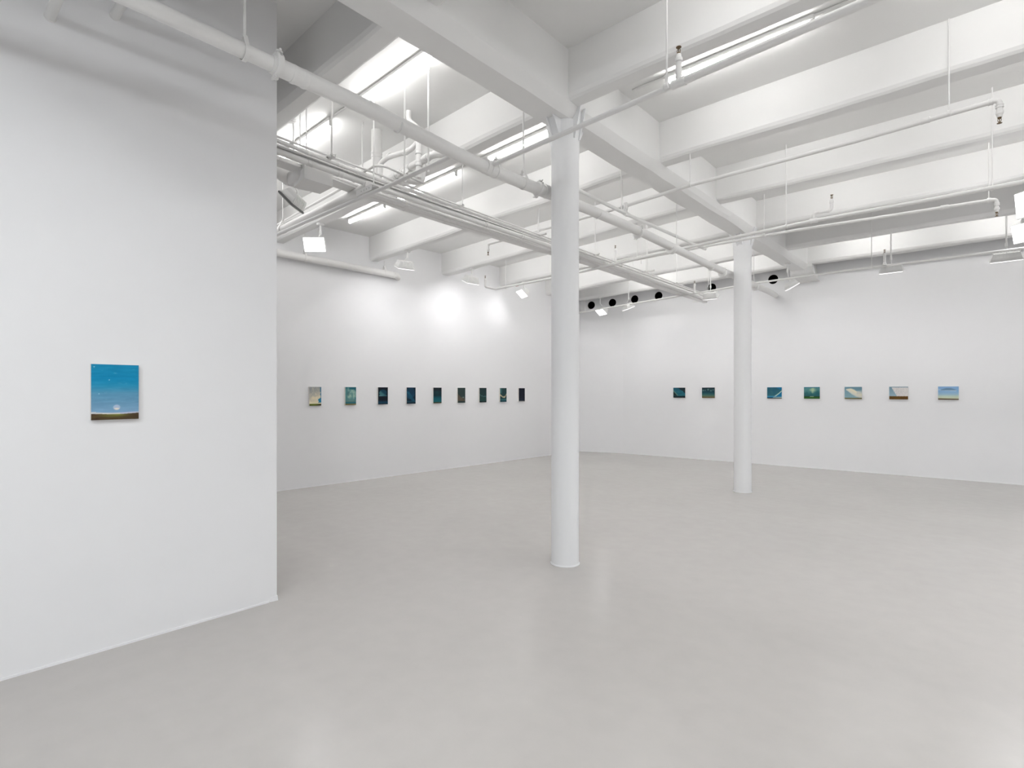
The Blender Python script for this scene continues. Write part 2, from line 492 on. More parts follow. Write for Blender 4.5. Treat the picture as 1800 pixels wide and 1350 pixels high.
def sprinkler_part(parent, p, up=1):
    """reducer, frame arms and deflector; p is the end of the pipe"""
    u = Vector((0, 0, up)); bm = BM()
    add_lathe(bm, p - u * 0.03, u, [(0.019, 0), (0.023, 0.004), (0.023, 0.022), (0.017, 0.03), (0.015, 0.048)], 16)
    red = obj('reducer', bm, M_PIPE, parent, smooth=35)
    bm = BM(); b = p + u * 0.018
    add_lathe(bm, b, u, [(0.012, 0), (0.012, 0.006), (0.007, 0.008), (0.007, 0.012)], 10)
    for s in (-1, 1):
        add_tube(bm, [b + u * 0.008 + Vector((0.008 * s, 0, 0)), b + u * 0.024 + Vector((0.011 * s, 0, 0)), b + u * 0.042], 0.0022, 6, bend=0.006)
    add_lathe(bm, b + u * 0.010, u, [(0.003, 0), (0.003, 0.028)], 8)
    add_lathe(bm, b + u * 0.040, u, [(0.004, 0), (0.016, 0.002), (0.016, 0.0045), (0.003, 0.006)], 14)
    obj('sprinkler_head', bm, M_BRASS, parent, smooth=35, label='aged brass sprinkler head')
def pipe(name, label, cat, path, r, group=None, seg=18, m=M_PIPE, bend=None):
    mid = path[len(path) // 2]
    t = thing(name, label, cat, tuple(path[0]), group)
    bm = BM(); add_tube(bm, path, r, seg, bend=bend)
    obj('pipe_run', bm, m, t, smooth=40)
    return t
def lerp(a, b, t): return a + (b - a) * t

G_PIPE = 'white sprinkler pipes under the ceiling'
# --- main pipe beside the girder
MX = -3.10
pm = [Vector((MX, -4.9, 3.44))] + [Vector((MX, y, z)) for y, z in ((0.72, 3.44), (1.25, 3.435), (2.0, 3.43), (2.85, 3.39), (3.25, 3.38), (4.7, 3.42), (5.7, 3.43), (7.8, 3.40), (10.0, 3.40))]
for q in ((1330, 506),):
    pass
endp = aty(1363, 519, fr_y(-3.4) - 0.0)
pm += [Vector((-3.13, 10.7, 3.42)), endp + Vector((0, 0.05, 0))]
MR = 0.051
pm_near = [pm[0], pm[1], pm[2], lerp(pm[2], pm[3], 0.2)]
main = pipe('main_pipe', 'thick white sprinkler main running overhead beside the central beam', 'pipe', [pm_near[-1]] + pm[3:], MR, G_PIPE, 28)
bm = BM(); add_tube(bm, pm_near, 0.042, 24); obj('narrower_run', bm, M_PIPE, main, smooth=40)
dY = Vector((0, 1, 0)); dX = Vector((1, 0, 0))
def on_main(px, py):
    p = atx(px, py, MX); return Vector((MX, p.y, min(max(p.z, 3.37), 3.45)))
for (px, py) in ((430, 92), (920, 322)):
    p = on_main(px, py); rr = 0.042 if px < 487 else MR; clevis_part(main, p, dY, rr); rod_part(main, p, 0.0075, clamp='clevis', pr=rr)
p = on_main(872, 302); clevis_part(main, p, dY, MR)
p = on_main(525, 135); coupling_part(main, p, dY, MR, 0.10, 1.06, 'pipe_sleeve')
for (px, py) in ((487, 114), (946, 332), (1122, 409), (1270, 480)):
    grooved_part(main, on_main(px, py), dY, MR)
for (px, py) in ((857, 294), (958, 336), (1180, 438), (1327, 505)):
    coupling_part(main, on_main(px, py), dY, MR, 0.07, 1.2, 'mechanical_tee')
for (px, py) in ((1050, 376), (1250, 470), (700, 220)):
    coupling_part(main, on_main(px, py), dY, MR, 0.012, 1.03, 'strap')
p = on_main(1189, 446); rod_part(main, Vector((MX, p.y, p.z)), 0.006, pr=MR)

# --- near branch crossing in front of the first column
a = Vector((MX, 3.20, 3.40)); b = atz(1193, 146, 3.42); c = atz(1530, 0, 3.44)
far = c + (c - b).normalized() * 2.2
near_branch = pipe('branch_pipe', 'white sprinkler branch crossing in front of the nearest column', 'pipe', [a, atz(985, 237, 3.42), b, c, far], 0.0175, G_PIPE)
d = (c - b).normalized()
bm = BM(); add_tube(bm, [b + d * 0.03, c, far], 0.023, 18); obj('wider_run', bm, M_PIPE, near_branch, smooth=40)
coupling_part(near_branch, b, d, 0.022, 0.085, 1.25, 'tee')
riser_top = Vector((b.x, b.y, atx(1195, 103, b.x).z))
bm = BM(); add_tube(bm, [b, riser_top], 0.018, 16); obj('riser', bm, M_PIPE, near_branch, smooth=40)
sprinkler_part(near_branch, riser_top, 1)
p = atz(1172, 152, 3.42); coupling_part(near_branch, p, d, 0.0175, 0.03, 1.15, 'clamp'); rod_part(near_branch, p, 0.0065, pr=0.021)
bm = BM(); add_box(bm, p + Vector((0, 0, 0.045)), Vector((0.02, 0.012, 0.06)), bevel=0.003); obj('clamp_ear', bm, M_PIPE, near_branch)

# --- left branch from the main to the left wall
a = Vector((MX, 2.86, 3.40)); b = atz(694, 322, 3.43); c = atz(487, 412, 3.43)
left_branch = pipe('branch_pipe', 'white branch pipe running left off the main, below the conduit bundle', 'pipe', [a, b, c, c + (c - b) * 0.55], 0.0185, G_PIPE)
d = (c - b).normalized()
p = atz(711, 316, 3.43); coupling_part(left_branch, p, d, 0.0185, 0.02, 1.2, 'clamp'); rod_part(left_branch, p, 0.0075, pr=0.024)
p = atz(702, 319, 3.43); coupling_part(left_branch, p, d, 0.0185, 0.03, 1.25)
# unistrut hung on the branch
p0 = atz(660, 336, 3.45); p1 = atz(633, 348, 3.45); dd = (p1 - p0).normalized(); w = Vector((-dd.y, dd.x, 0))
strut = thing('strut_bracket', 'short white perforated strut clamped across the left branch pipe', 'bracket', tuple(p0 + Vector((0, 0, 0.03))))
bm = BM(); rot = Matrix((dd, w, Vector((0, 0, 1)))).transposed()
L = (p1 - p0).length; mid = (p0 + p1) / 2 + Vector((0, 0, 0.03))
add_box(bm, mid + w * 0.042, Vector((L, 0.003, 0.055)), rot); add_box(bm, mid - w * 0.042, Vector((L, 0.003, 0.055)), rot); add_box(bm, mid + Vector((0, 0, 0.026)), Vector((L, 0.084, 0.003)), rot)
obj('channel', bm, M_PIPE, strut)
for k in range(4):
    for s in (-1, 1):
        bm = BM(); q = p0 + dd * (0.04 + 0.045 * k) + w * s * 0.0445 + Vector((0, 0, 0.03))
        add_lathe(bm, q - w * s * 0.001, w * s, [(0.006, 0), (0.006, 0.0015)], 10); obj('slot_hole', bm, M_DARKGAP, strut)
rod_part(strut, p0 + dd * 0.03 + Vector((0, 0, 0.03)), 0.007, pr=0.02)

# --- two pipe ends that enter the near wall
for (px, py, lab) in ((88, 30, 'white pipe entering the near wall at the far left of the ceiling'), (202, 28, 'white pipe entering the near wall beside the thick main pipe')):
    q = atx(px, py, NX)
    t = thing('wall_pipe', lab, 'pipe', tuple(q), 'pipe ends entering the near wall')
    bm = BM(); add_tube(bm, [q + Vector((-0.02, 0, 0)), Vector((q.x + (0.75 if py == 28 else 1.6), q.y, q.z + 0.0))], 0.026, 18); obj('pipe_run', bm, M_PIPE, t, smooth=40)
    bm = BM(); add_lathe(bm, q, (1, 0, 0), [(0.029, 0), (0.029, 0.004), (0.026, 0.005)], 20); obj('escutcheon', bm, M_PIPE, t, smooth=30)

# --- long middle branch with the drop head at the right
z6 = 3.73
pts = [atz(858, 429, z6), atz(966, 400, z6), atz(1100, 362, z6), atz(1215, 325, z6), atz(1500, 249, z6), atz(1757, 175, z6)]
e0 = Vector((pts[0].x, pts[0].y, z6 - 0.10)); e1 = Vector((pts[-1].x, pts[-1].y, z6 - 0.115))
mid_branch = pipe('branch_pipe', 'long white branch pipe crossing mid room, sprinkler drops at both ends', 'pipe', [e0] + pts + [e1], 0.019, G_PIPE, bend=0.035)
sprinkler_part(mid_branch, e0, -1); sprinkler_part(mid_branch, e1, -1)
d = (pts[-1] - pts[-2]).normalized()
coupling_part(mid_branch, pts[-1] - d * 0.05, d, 0.019, 0.03, 1.3, 'elbow_collar'); coupling_part(mid_branch, pts[-1] - Vector((0, 0, 0.05)), (0, 0, 1), 0.019, 0.025, 1.3, 'elbow_collar')
for q in ((1627, 212), (1100, 362)): coupling_part(mid_branch, atz(*q, z6), d, 0.019, 0.06, 1.28)
for q in ((1213, 325), (1668, 199), (945, 406), (1094, 364)):
    p = atz(*q, z6); coupling_part(mid_branch, p, d, 0.019, 0.022, 1.35, 'clamp')
    bm = BM(); add_box(bm, p + Vector((0, 0, 0.032)), Vector((0.016, 0.012, 0.03)), bevel=0.003); obj('clamp_ear', bm, M_PIPE, mid_branch)
    rod_part(mid_branch, p, 0.0055, pr=0.02)

# --- thin pipe parallel to the main, between two branches
z10 = 3.60
a = Vector((-3.15, 4.25, z10)); b = atz(1100, 376, z10); c = atz(1240, 438, z10)
link = pipe('link_pipe', 'thin white pipe beside the main joining two cross branches', 'pipe', [a, b, c], 0.020, G_PIPE)
coupling_part(link, b, dY, 0.020, 0.06, 1.35, 'tee')
bm = BM(); add_tube(bm, [b, Vector((b.x, b.y, 3.73))], 0.018, 14); obj('riser', bm, M_PIPE, link, smooth=40)
coupling_part(link, b + Vector((0, 0, 0.065)), (0, 0, 1), 0.018, 0.03, 1.35)
rod_part(link, lerp(a, b, 0.92), 0.0055, pr=0.02)

# --- branch of the second column, upper
z7 = 3.50
P7 = [atz(870, 508, z7), atz(968, 489.5, z7), atz(1025, 477, z7), atz(1180, 441, z7), atz(1430, 388, z7), atz(1640, 350, z7), atz(1800, 319, z7)]
P7.append(P7[-1] + (P7[-1] - P7[-2]) * 2.2)
q0 = atz(853, 504, z7); q00 = Vector((q0.x, q0.y, z7 + 0.11))
b7 = pipe('branch_pipe', 'white branch pipe passing in front of the rear column, bent up at its left end', 'pipe', [q00, q0] + P7, 0.021, G_PIPE, bend=0.04)
sprinkler_part(b7, q00 + Vector((0, 0, 0.03)), 1)
d = (P7[5] - P7[4]).normalized()
r0 = atz(1430, 388, z7); r1 = r0 + Vector((0, 0, 0.07)); r2 = r1 + Vector((0.13, -0.12, 0.0)) ; 
r1 = Vector((r0.x, r0.y, z7 + 0.085)); r2 = aty(1462, 363, r0.y + 0.02); r2.z = r1.z; r3 = Vector((r2.x, r2.y, r2.z + 0.09))
bm = BM(); add_tube(bm, [r0, r1, r2, r3], 0.018, 16, bend=0.04); obj('offset_riser', bm, M_PIPE, b7, smooth=40)
sprinkler_part(b7, r3 + Vector((0, 0, 0.02)), 1)
coupling_part(b7, r0, d, 0.021, 0.08, 1.35, 'tee')
for f in (0.35, 0.8): coupling_part(b7, lerp(r1, r2, f), (r2 - r1), 0.018, 0.03, 1.25)
for q in ((1382, 398), (1744, 331), (889, 505), (1120, 455)):
    p = atz(*q, z7); coupling_part(b7, p, d, 0.021, 0.022, 1.3, 'clamp'); rod_part(b7, p, 0.0055, pr=0.021)
bm = BM(); p = atz(909, 501, z7); add_lathe(bm, p - Vector((0.03, 0, 0)), (1, 0, 0), [(0.024, 0), (0.024, 0.05)], 16); obj('marker_band', bm, M_RED, b7, label='small faded red band')

# thin conduit just above it
z17 = 3.63
cd = pipe('conduit', 'thin white conduit above the branch pipe, left of the main', 'conduit', [atz(1000, 474, z17), atz(1083, 459.5, z17), atz(1168, 442, z17)], 0.012, G_PIPE, 12)
for q in ((1094, 457), (1112, 453), (1127, 450)):
    p = atz(*q, z17); bm = BM(); add_tube(bm, [p, p - Vector((0, 0, 0.12))], 0.005, 8); obj('hanger_rod', bm, M_PIPE, cd)

# --- branch of the second column, lower
z8 = 3.60
P8 = [atz(1040, 471, z8), atz(1240, 433, z8), atz(1400, 404.5, z8), atz(1752, 350, z8)]
e = Vector((P8[-1].x, P8[-1].y, z8 - 0.12))
b8 = pipe('branch_pipe', 'thinner white branch pipe below its neighbour by the rear column, drop head right', 'pipe', P8 + [e], 0.0165, G_PIPE, bend=0.035)
sprinkler_part(b8, e, -1)
d = (P8[-1] - P8[-2]).normalized()
coupling_part(b8, P8[-1] - d * 0.06, d, 0.0165, 0.03, 1.45, 'elbow_collar'); coupling_part(b8, P8[-1] - Vector((0, 0, 0.055)), (0, 0, 1), 0.0165, 0.03, 1.45, 'elbow_collar')
for q in ((1660, 364), (1240, 433)): coupling_part(b8, atz(*q, z8), d, 0.0165, 0.07, 1.4)
for q in ((1343, 414), (1738, 352)):
    p = atz(*q, z8); coupling_part(b8, p, d, 0.0165, 0.025, 1.5, 'clamp'); rod_part(b8, p, 0.005, pr=0.018)

# --- lowest branch along the far wall
z9 = 3.50
P9 = [atz(1017, 549.5, z9), atz(1250, 511, z9), atz(1322, 498.5, z9), atz(1500, 474, z9), atz(1800, 436, z9)]
P9.append(P9[-1] + (P9[-1] - P9[-2]) * 1.2)
b9 = pipe('branch_pipe', 'lowest white branch pipe running level along the far wall', 'pipe', P9, 0.0165, G_PIPE)
d = (P9[3] - P9[2]).normalized()
for q, qt in (((1555, 466.5), 449), ((1221, 515.5), 502)):
    p = atz(*q, z9); tz = z9 + 0.16
    bm = BM(); add_tube(bm, [p, Vector((p.x, p.y, tz))], 0.0165, 14); obj('riser', bm, M_PIPE, b9, smooth=40)
    bm = BM(); add_lathe(bm, p, (0, 0, 1), [(0.034, 0), (0.03, 0.02), (0.0165, 0.045)], 16); obj('tee', bm, M_PIPE, b9, smooth=40)
    sprinkler_part(b9, Vector((p.x, p.y, tz + 0.02)), 1)
for q in ((1028, 548), (1532, 470), (1325, 498)):
    p = atz(*q, z9); coupling_part(b9, p, d, 0.0165, 0.04, 1.35, 'clamp'); rod_part(b9, p, 0.0055, pr=0.017)

# --- pipe hugging the far left wall
zz = 3.66
wx = lambda y: wl_x(y) + 0.115
pts = [Vector((wx(-1.0), -1.0, zz + 0.03)), Vector((wx(3.7), 3.7, zz + 0.01)), Vector((wx(5.95), 5.95, zz - 0.01)), Vector((wl_x(6.05) - 0.05, 6.08, zz - 0.01))]
wp = pipe('wall_main_pipe', 'thick white pipe along the far left wall, elbowing into it', 'pipe', pts, 0.056, G_PIPE, 24, bend=0.10)
for y in (4.22, 5.68):
    p = Vector((wx(y), y, zz)); clevis_part(wp, p, dY, 0.056); rod_part(wp, p, 0.006, clamp='clevis', pr=0.056)
coupling_part(wp, Vector((wx(5.87), 5.87, zz - 0.01)), dY, 0.056, 0.05, 1.06)

# --- fat pipe and thin conduit along the second joist, left
zf = 3.62
pts = [atz(487, 408, zf), atz(550, 378, zf), atz(650, 327, zf)]
pts = [pts[0] + (pts[0] - pts[1]) * 0.5] + pts
ft = pipe('drain_pipe', 'thick white drain pipe sloping across the left bay towards the pipe stack', 'pipe', pts, 0.050, None, 24)
p = atz(497, 403, zf); clevis_part(ft, p, (pts[2] - pts[1]), 0.053); rod_part(ft, p, 0.006, clamp='clevis', pr=0.053)
pts = [atz(487, 396, 3.74), atz(604, 329, 3.80)]
pts = [pts[0] + (pts[0] - pts[1]) * 0.3] + pts + [pts[-1] + (pts[-1] - pts[0]) * 0.25]
pipe('conduit', 'thin white conduit just above the thick drain pipe, left bay', 'conduit', pts, 0.016, None, 12)

# --- soil stack cluster in the left bay
YS = 3.42
def S(px, py, y=YS): return aty(px, py, y)
s_top = S(662, 238); s_top.z = slab_z(s_top.x) + 0.01
st1 = pipe('soil_stack', 'thick vertical white pipe dropping from the slab behind the conduits', 'pipe', [s_top, Vector((s_top.x, s_top.y, 3.66))], 0.056, 'drain pipes clustered in the left bay', 24)
for z in (4.12, 3.80): coupling_part(st1, Vector((s_top.x, s_top.y, z)), (0, 0, 1), 0.056, 0.06, 1.09)
a0 = S(718, 190); a0.z = slab_z(a0.x) + 0.01
pts = [a0, S(718, 212), S(736, 226), S(735, 250), S(720, 265), S(682, 276), S(668, 287), S(668, 307)]
st2 = pipe('waste_pipe', 'white pipe bending twice down from the slab into the thick stack', 'pipe', pts, 0.027, 'drain pipes clustered in the left bay', 20, bend=0.06)
for q, q2 in (((712, 268), (690, 274)), ((684, 275), (670, 280))):
    coupling_part(st2, S(*q), S(*q2) - S(*q), 0.027, 0.05, 1.18)
pts = [S(745, 236, 3.40), S(735, 262, 3.40), S(736, 300, 3.38), S(735, 338, 3.30)]
pts[3] = Vector((pts[2].x, pts[2].y, 3.66))
pts = [S(728, 222, 3.60), S(734, 228, 3.40) , Vector((pts[2].x, pts[2].y, 4.1)), pts[3]]
st3 = pipe('vent_pipe', 'white vertical pipe with dark joints, right of the stack cluster', 'pipe', pts, 0.028, 'drain pipes clustered in the left bay', 20)
for z in (4.06, 3.92, 3.80):
    coupling_part(st3, Vector((pts[2].x, pts[2].y, z)), (0, 0, 1), 0.028, 0.05, 1.2)
    bm = BM(); add_lathe(bm, Vector((pts[2].x, pts[2].y, z - 0.03)), (0, 0, 1), [(0.0295, 0), (0.0295, 0.005)], 20); obj('joint_ring', bm, M_DARKGAP, st3, label='dark rubber joint ring')
zz4 = 3.84
a, b = atz(692, 311, zz4), atz(764, 270, zz4)
up = b + Vector((0.02, 0.16, 0.03))
st4 = pipe('waste_pipe', 'white horizontal pipe with dark joint rings in front of the stack', 'pipe', [a + (a - b) * 0.25, a, b, up], 0.036, 'drain pipes clustered in the left bay', 22, bend=0.07)
for f in (0.08, 0.22, 0.44, 0.86):
    p = lerp(a, b, f)
    coupling_part(st4, p - (b - a).normalized() * 0.03, b - a, 0.036, 0.05, 1.1)
    bm = BM(); add_lathe(bm, p, b - a, [(0.0375, 0), (0.0375, 0.006)], 22); obj('joint_ring', bm, M_DARKGAP, st4, label='dark rubber joint ring')
a = atz(700, 330, 3.72); b = atz(748, 326, 3.72); c = atz(752, 300, 3.72)
st5 = pipe('trap_pipe', 'short curved white trap pipe low in the stack cluster', 'pipe', [atz(712, 300, 3.76), atz(716, 318, 3.72), atz(742, 322, 3.72), Vector((atz(742, 322, 3.72).x, atz(742, 322, 3.72).y + 0.02, 3.95))], 0.03, 'drain pipes clustered in the left bay', 18, bend=0.07)
a = S(661, 296, 3.2); 
pipe('conduit', 'thin white conduit bent over the bundle beside the thick stack', 'conduit', [atz(636, 304, 3.72), atz(660, 291, 3.72), atz(676, 292, 3.72), atz(745, 322, 3.66)], 0.012, None, 10, bend=0.05)
for (px, yt, yb) in ((637, 217, 300), (753, 177, 285)):
    p = aty(px, yt, YS - 0.2 if px == 637 else 3.1); p.z = slab_z(p.x)
    t = thing('hanger_rod', 'bare white hanger rod left of the thick stack' if px == 637 else 'bare white hanger rod right of the pipe stack', 'rod', tuple(p))
    bm = BM(); add_tube(bm, [Vector((p.x, p.y, p.z + 0.005)), Vector((p.x, p.y, 3.78 if px == 637 else 3.5))], 0.008, 8); obj('rod', bm, M_PIPE, t)
    bm = BM(); add_lathe(bm, Vector((p.x, p.y, p.z + 0.002)), (0, 0, -1), [(0.016, 0), (0.016, 0.03), (0.009, 0.034)], 12); obj('anchor', bm, M_PIPE, t)

# --- access box and curved duct under the bundle
zb_ = 3.56
q = [atz(516.5, 329, zb_), atz(535, 312.5, zb_), atz(585, 328, zb_), atz(562, 340, zb_)]
c = sum(q, Vector()) / 4
ab = thing('duct_box', 'white sheet metal duct box hanging under the conduit bundle', 'duct', tuple(c))
bm = BM(); prism(bm, q, (0, 0, 0.17)); bmesh.ops.recalc_face_normals(bm, faces=bm.faces[:]); obj('box', bm, M_PIPE, ab)
bm = BM()
qq = [lerp(p, c, -0.03) for p in q]; prism(bm, [p + Vector((0, 0, -0.004)) for p in qq], (0, 0, 0.006)); bmesh.ops.recalc_face_normals(bm, faces=bm.faces[:]); obj('lid', bm, M_PIPE, ab)
bm = BM()
add_tube(bm, [atz(462, 285, 3.75), atz(490, 300, 3.72), atz(512, 316, 3.69), lerp(q[0], q[1], 0.5) + Vector((0.0, 0.03, 0.09)), c + Vector((0, 0, 0.085))], 0.075, 24, bend=0.2)
obj('round_duct', bm, M_PIPE, ab, smooth=40)
for f in (0.45,):
    coupling_part(ab, atz(508, 313, 3.69), atz(512, 316, 3.69) - atz(490, 300, 3.72), 0.075, 0.012, 1.04, 'duct_seam')
for dx in (0.06, 0.3):
    bm = BM(); p = lerp(q[0], q[3], dx + 0.1) + Vector((0, 0.02, 0)); add_tube(bm, [Vector((p.x, p.y, zb_ + 0.16)), Vector((p.x, p.y, slab_z(p.x) + 0.01))], 0.006, 8); obj('hanger_rod', bm, M_PIPE, ab)

# --- the conduit bundle
XS = [487, 640, 780, 966, 1017, 1136, 1240]
def bz(px): return 3.70 - 0.16 * (px - 487) / (1240 - 487)
BUN = [
    ('top thin conduit on the far side of the overhead bundle', [240, 297, 351, 419, 437, 479, 517], 0.010, 0.03, 1235, 'conduit'),
    ('upper conduit of the overhead bundle, next to the dark gap', [247.5, 306.5, 356, 423, 441, 483, 520], 0.019, 0.02, 1240, 'conduit'),
    ('thickest pipe of the overhead bundle, below the dark gap', [265.5, 320.5, 369.5, 432, 446.5, 488.5, 525.5], 0.031, 0.0, 1240, 'pipe'),
    ('conduit right under the thickest pipe of the bundle', [276, 331, 378, 437, 451.5, 493, 529], 0.014, 0.0, 1240, 'conduit'),
]
first = []
for lab, ys, r, dz, xe, cat in BUN:
    pts = []
    for x, y in zip(XS, ys): pts.append(atz(x, y, bz(x) + dz))
    back = pts[0] - (pts[1] - pts[0]).normalized() * 1.6
    back.x = pts[0].x - 0.02
    t = pipe('pipe' if cat == 'pipe' else 'conduit', 'white ' + lab, cat, [back] + pts, r, 'overhead bundle of conduits', 16)
    first.append((t, pts))
    for f in (0.35, 0.7):
        for i in range(0, 5, 2):
            p = lerp(pts[i], pts[i + 1], f); coupling_part(t, p, pts[i + 1] - pts[i], r, 0.06, 1.13)
for k, (lab, ys) in enumerate((('inner flat wireway under the overhead conduit bundle', [281, 336.5, 383.5, 440.5, 455, 495.5, 529.5]),
                               ('outer flat wireway of the overhead bundle, facing the viewer', [286.5, 343, 389, 444.5, 458.5, 498.5, 531.5]))):
    pts = [atz(x, y, bz(x) - 0.015) for x, y in zip(XS, ys)]
    back = pts[0] - (pts[1] - pts[0]).normalized() * 1.6; back.x = pts[0].x - 0.01
    pts = [back] + pts
    t = thing('wireway', 'white ' + lab, 'tray', tuple(pts[0]), 'flat wireways of the overhead bundle')
    for a, b in zip(pts, pts[1:]):
        d = (b - a).normalized(); w = Vector((-d.y, d.x, 0)).normalized()
        bm = BM(); rot = Matrix((d, w, d.cross(w))).transposed()
        add_box(bm, (a + b) / 2, Vector(((b - a).length + 0.002, 0.088, 0.03)), rot, bevel=0.004)
        obj('duct_section', bm, M_PIPE, t)
        bm = BM(); add_box(bm, lerp(a, b, 0.5) - Vector((0, 0, 0.001)), Vector((0.03, 0.091, 0.033)), rot)
        obj('joint_clip', bm, M_PIPE, t)
# the sprinkler riser on the bundle's upper pipe
t2, pts2 = first[1]
p = lerp(pts2[4], pts2[5], 0.5); 
bm = BM(); add_tube(bm, [p, Vector((p.x, p.y, p.z + 0.20))], 0.017, 14); obj('riser', bm, M_PIPE, t2, smooth=40)
sprinkler_part(t2, Vector((p.x, p.y, p.z + 0.23)), 1)
# dark wireway in the gap of the bundle
pts = [atz(x, y, bz(x) + 0.035) for x, y in zip(XS, [256, 313, 363, 428, 444, 486, 523])]
t = thing('cable_tray', 'dark grey shadowed cable tray inside the overhead conduit bundle', 'tray', tuple(pts[0]))
for a, b in zip([pts[0] - (pts[1] - pts[0]).normalized() * 1.4] + pts, pts):
    d = (b - a).normalized(); w = Vector((-d.y, d.x, 0)).normalized()
    bm = BM(); rot = Matrix((d, w, d.cross(w))).transposed()
    add_box(bm, (a + b) / 2, Vector(((b - a).length, 0.055, 0.012)), rot); add_box(bm, (a + b) / 2 + w * 0.027, Vector(((b - a).length, 0.003, 0.03)), rot)
    obj('tray_section', bm, M_TRAY, t)
    bm = BM(); add_box(bm, lerp(a, b, 0.8) - Vector((0, 0, 0.008)), Vector((0.03, 0.05, 0.006)), rot); obj('tray_clip', bm, M_STEEL, t)
# trapezes
TRAP = [((580, 279), 'trapeze strut under the bundle nearest the near wall', ((549.7, 266), (581.8, 276)), 0.16),
        ((806, 364), 'trapeze strut under the bundle left of the nearest column', ((806, 358),), 0.16),
        ((950, 414), 'trapeze strut touching the nearest column from the left', ((942.5, 414), (956, 418)), 0.2),
        ((1048, 448), 'trapeze strut just right of the nearest column', ((1048, 449), (1022, 440)), 0.12),
        ((1136, 478), 'trapeze strut half way to the rear column', ((1124, 474), (1139, 478)), 0.30),
        ((1192, 498), 'trapeze strut near the far end of the bundle', ((1168, 491), (1191, 499)), 0.22),
        ((1232, 530), 'trapeze strut at the very end of the bundle', ((1236, 522),), 0.36)]
for (q, lab, rods, L) in TRAP:
    zt = bz(q[0]) + 0.03 if q[0] != 1232 else bz(1232) - 0.02
    c = atz(q[0], q[1], zt)
    t = thing('trapeze_strut', 'white ' + lab, 'bracket', tuple(c), 'trapeze struts of the conduit bundle')
    bm = BM(); add_box(bm, c, Vector((L, 0.035, 0.004))); add_box(bm, c + Vector((0, 0.016, 0.012)), Vector((L, 0.003, 0.024))); add_box(bm, c + Vector((0, -0.016, 0.012)), Vector((L, 0.003, 0.024)))
    obj('channel', bm, M_PIPE, t)
    bm = BM(); add_box(bm, c + Vector((L / 2 - 0.01, 0, 0.012)), Vector((0.004, 0.02, 0.016))); obj('slot_hole', bm, M_DARKGAP, t)
    bm = BM(); add_box(bm, c + Vector((-0.02, -0.0185, 0.012)), Vector((0.03, 0.003, 0.012))); obj('slot_hole', bm, M_DARKGAP, t)
    for (rx, ry) in rods:
        p = atz(rx, ry, zt); p.y = c.y; p.x = max(c.x - L / 2 + 0.015, min(c.x + L / 2 - 0.015, p.x))
        rod_part(t, p, 0.0055, pr=0.0)
        bm = BM(); add_lathe(bm, p + Vector((0, 0, -0.006)), (0, 0, 1), [(0.011, 0), (0.011, 0.008)], 6); obj('nut', bm, M_PIPE, t)

# ------------------------------------------------------------------ fluorescent strip lights
TUBES_L = [(-3.33, -4.55), (-5.13, -6.35), (-6.68, -7.62)]
TUBES_R = [(-2.25, -1.05), (-0.40, 0.80), (1.45, 2.65)]
BAYS = [(-3.4, 'behind the viewer'), (-1.7, 'behind the viewer'), (2.93, ''), (4.68, ''), (6.05, ''), (7.7, ''), (9.3, ''), (10.85, '')]
LAB = {(2.93, 0): 'fluorescent tube close to the girder, above the thick main pipe',
       (2.93, 1): 'glaring fluorescent tube above the conduits by the near wall',
       (2.93, 2): 'fluorescent tube at the wall end of the near left bay',
       (4.68, 0): 'fluorescent tube just left of the nearest column top',
       (4.68, 1): 'fluorescent tube seen between the pipe stack and the bundle',
       (4.68, 2): 'fully visible fluorescent tube above the left wall flood light',
       (4.68, 3): 'fluorescent tube in the bay right of the nearest column, behind a branch pipe'}
def strip_light(x0, x1, y, label, group):
    xa, xb = min(x0, x1), max(x0, x1)
    zt = slab_z((xa + xb) / 2)
    t = thing('strip_light', label, 'lamp', ((xa + xb) / 2, y, zt), group)
    tilt = lambda x: slab_z(x)
    bm = BM()
    rot = None
    L = xb - xa; ang = math.atan2(slab_z(xb) - slab_z(xa), L)
    R = Matrix.Rotation(-ang, 3, 'Y')
    cc = Vector(((xa + xb) / 2, y, (slab_z(xa) + slab_z(xb)) / 2))
    add_box(bm, cc + Vector((0, 0, -0.018)), Vector((L + 0.04, 0.042, 0.036)), R, bevel=0.004)
    obj('batten', bm, M_LAMPWHITE, t)
    bm = BM()
    o = Vector((0, 0.012, -0.068))
    add_tube(bm, [Vector((xa + 0.02, y, slab_z(xa + 0.02))) + o, Vector((xb - 0.02, y, slab_z(xb - 0.02))) + o], 0.0145, 12)
    obj('tube', bm, M_TUBE, t, smooth=50)
    for x in (xa, xb):
        bm = BM(); add_box(bm, Vector((x, y + 0.008, slab_z(x) - 0.05)), Vector((0.022, 0.036, 0.065)), bevel=0.004); obj('end_clip', bm, M_LAMPWHITE, t)
    return t
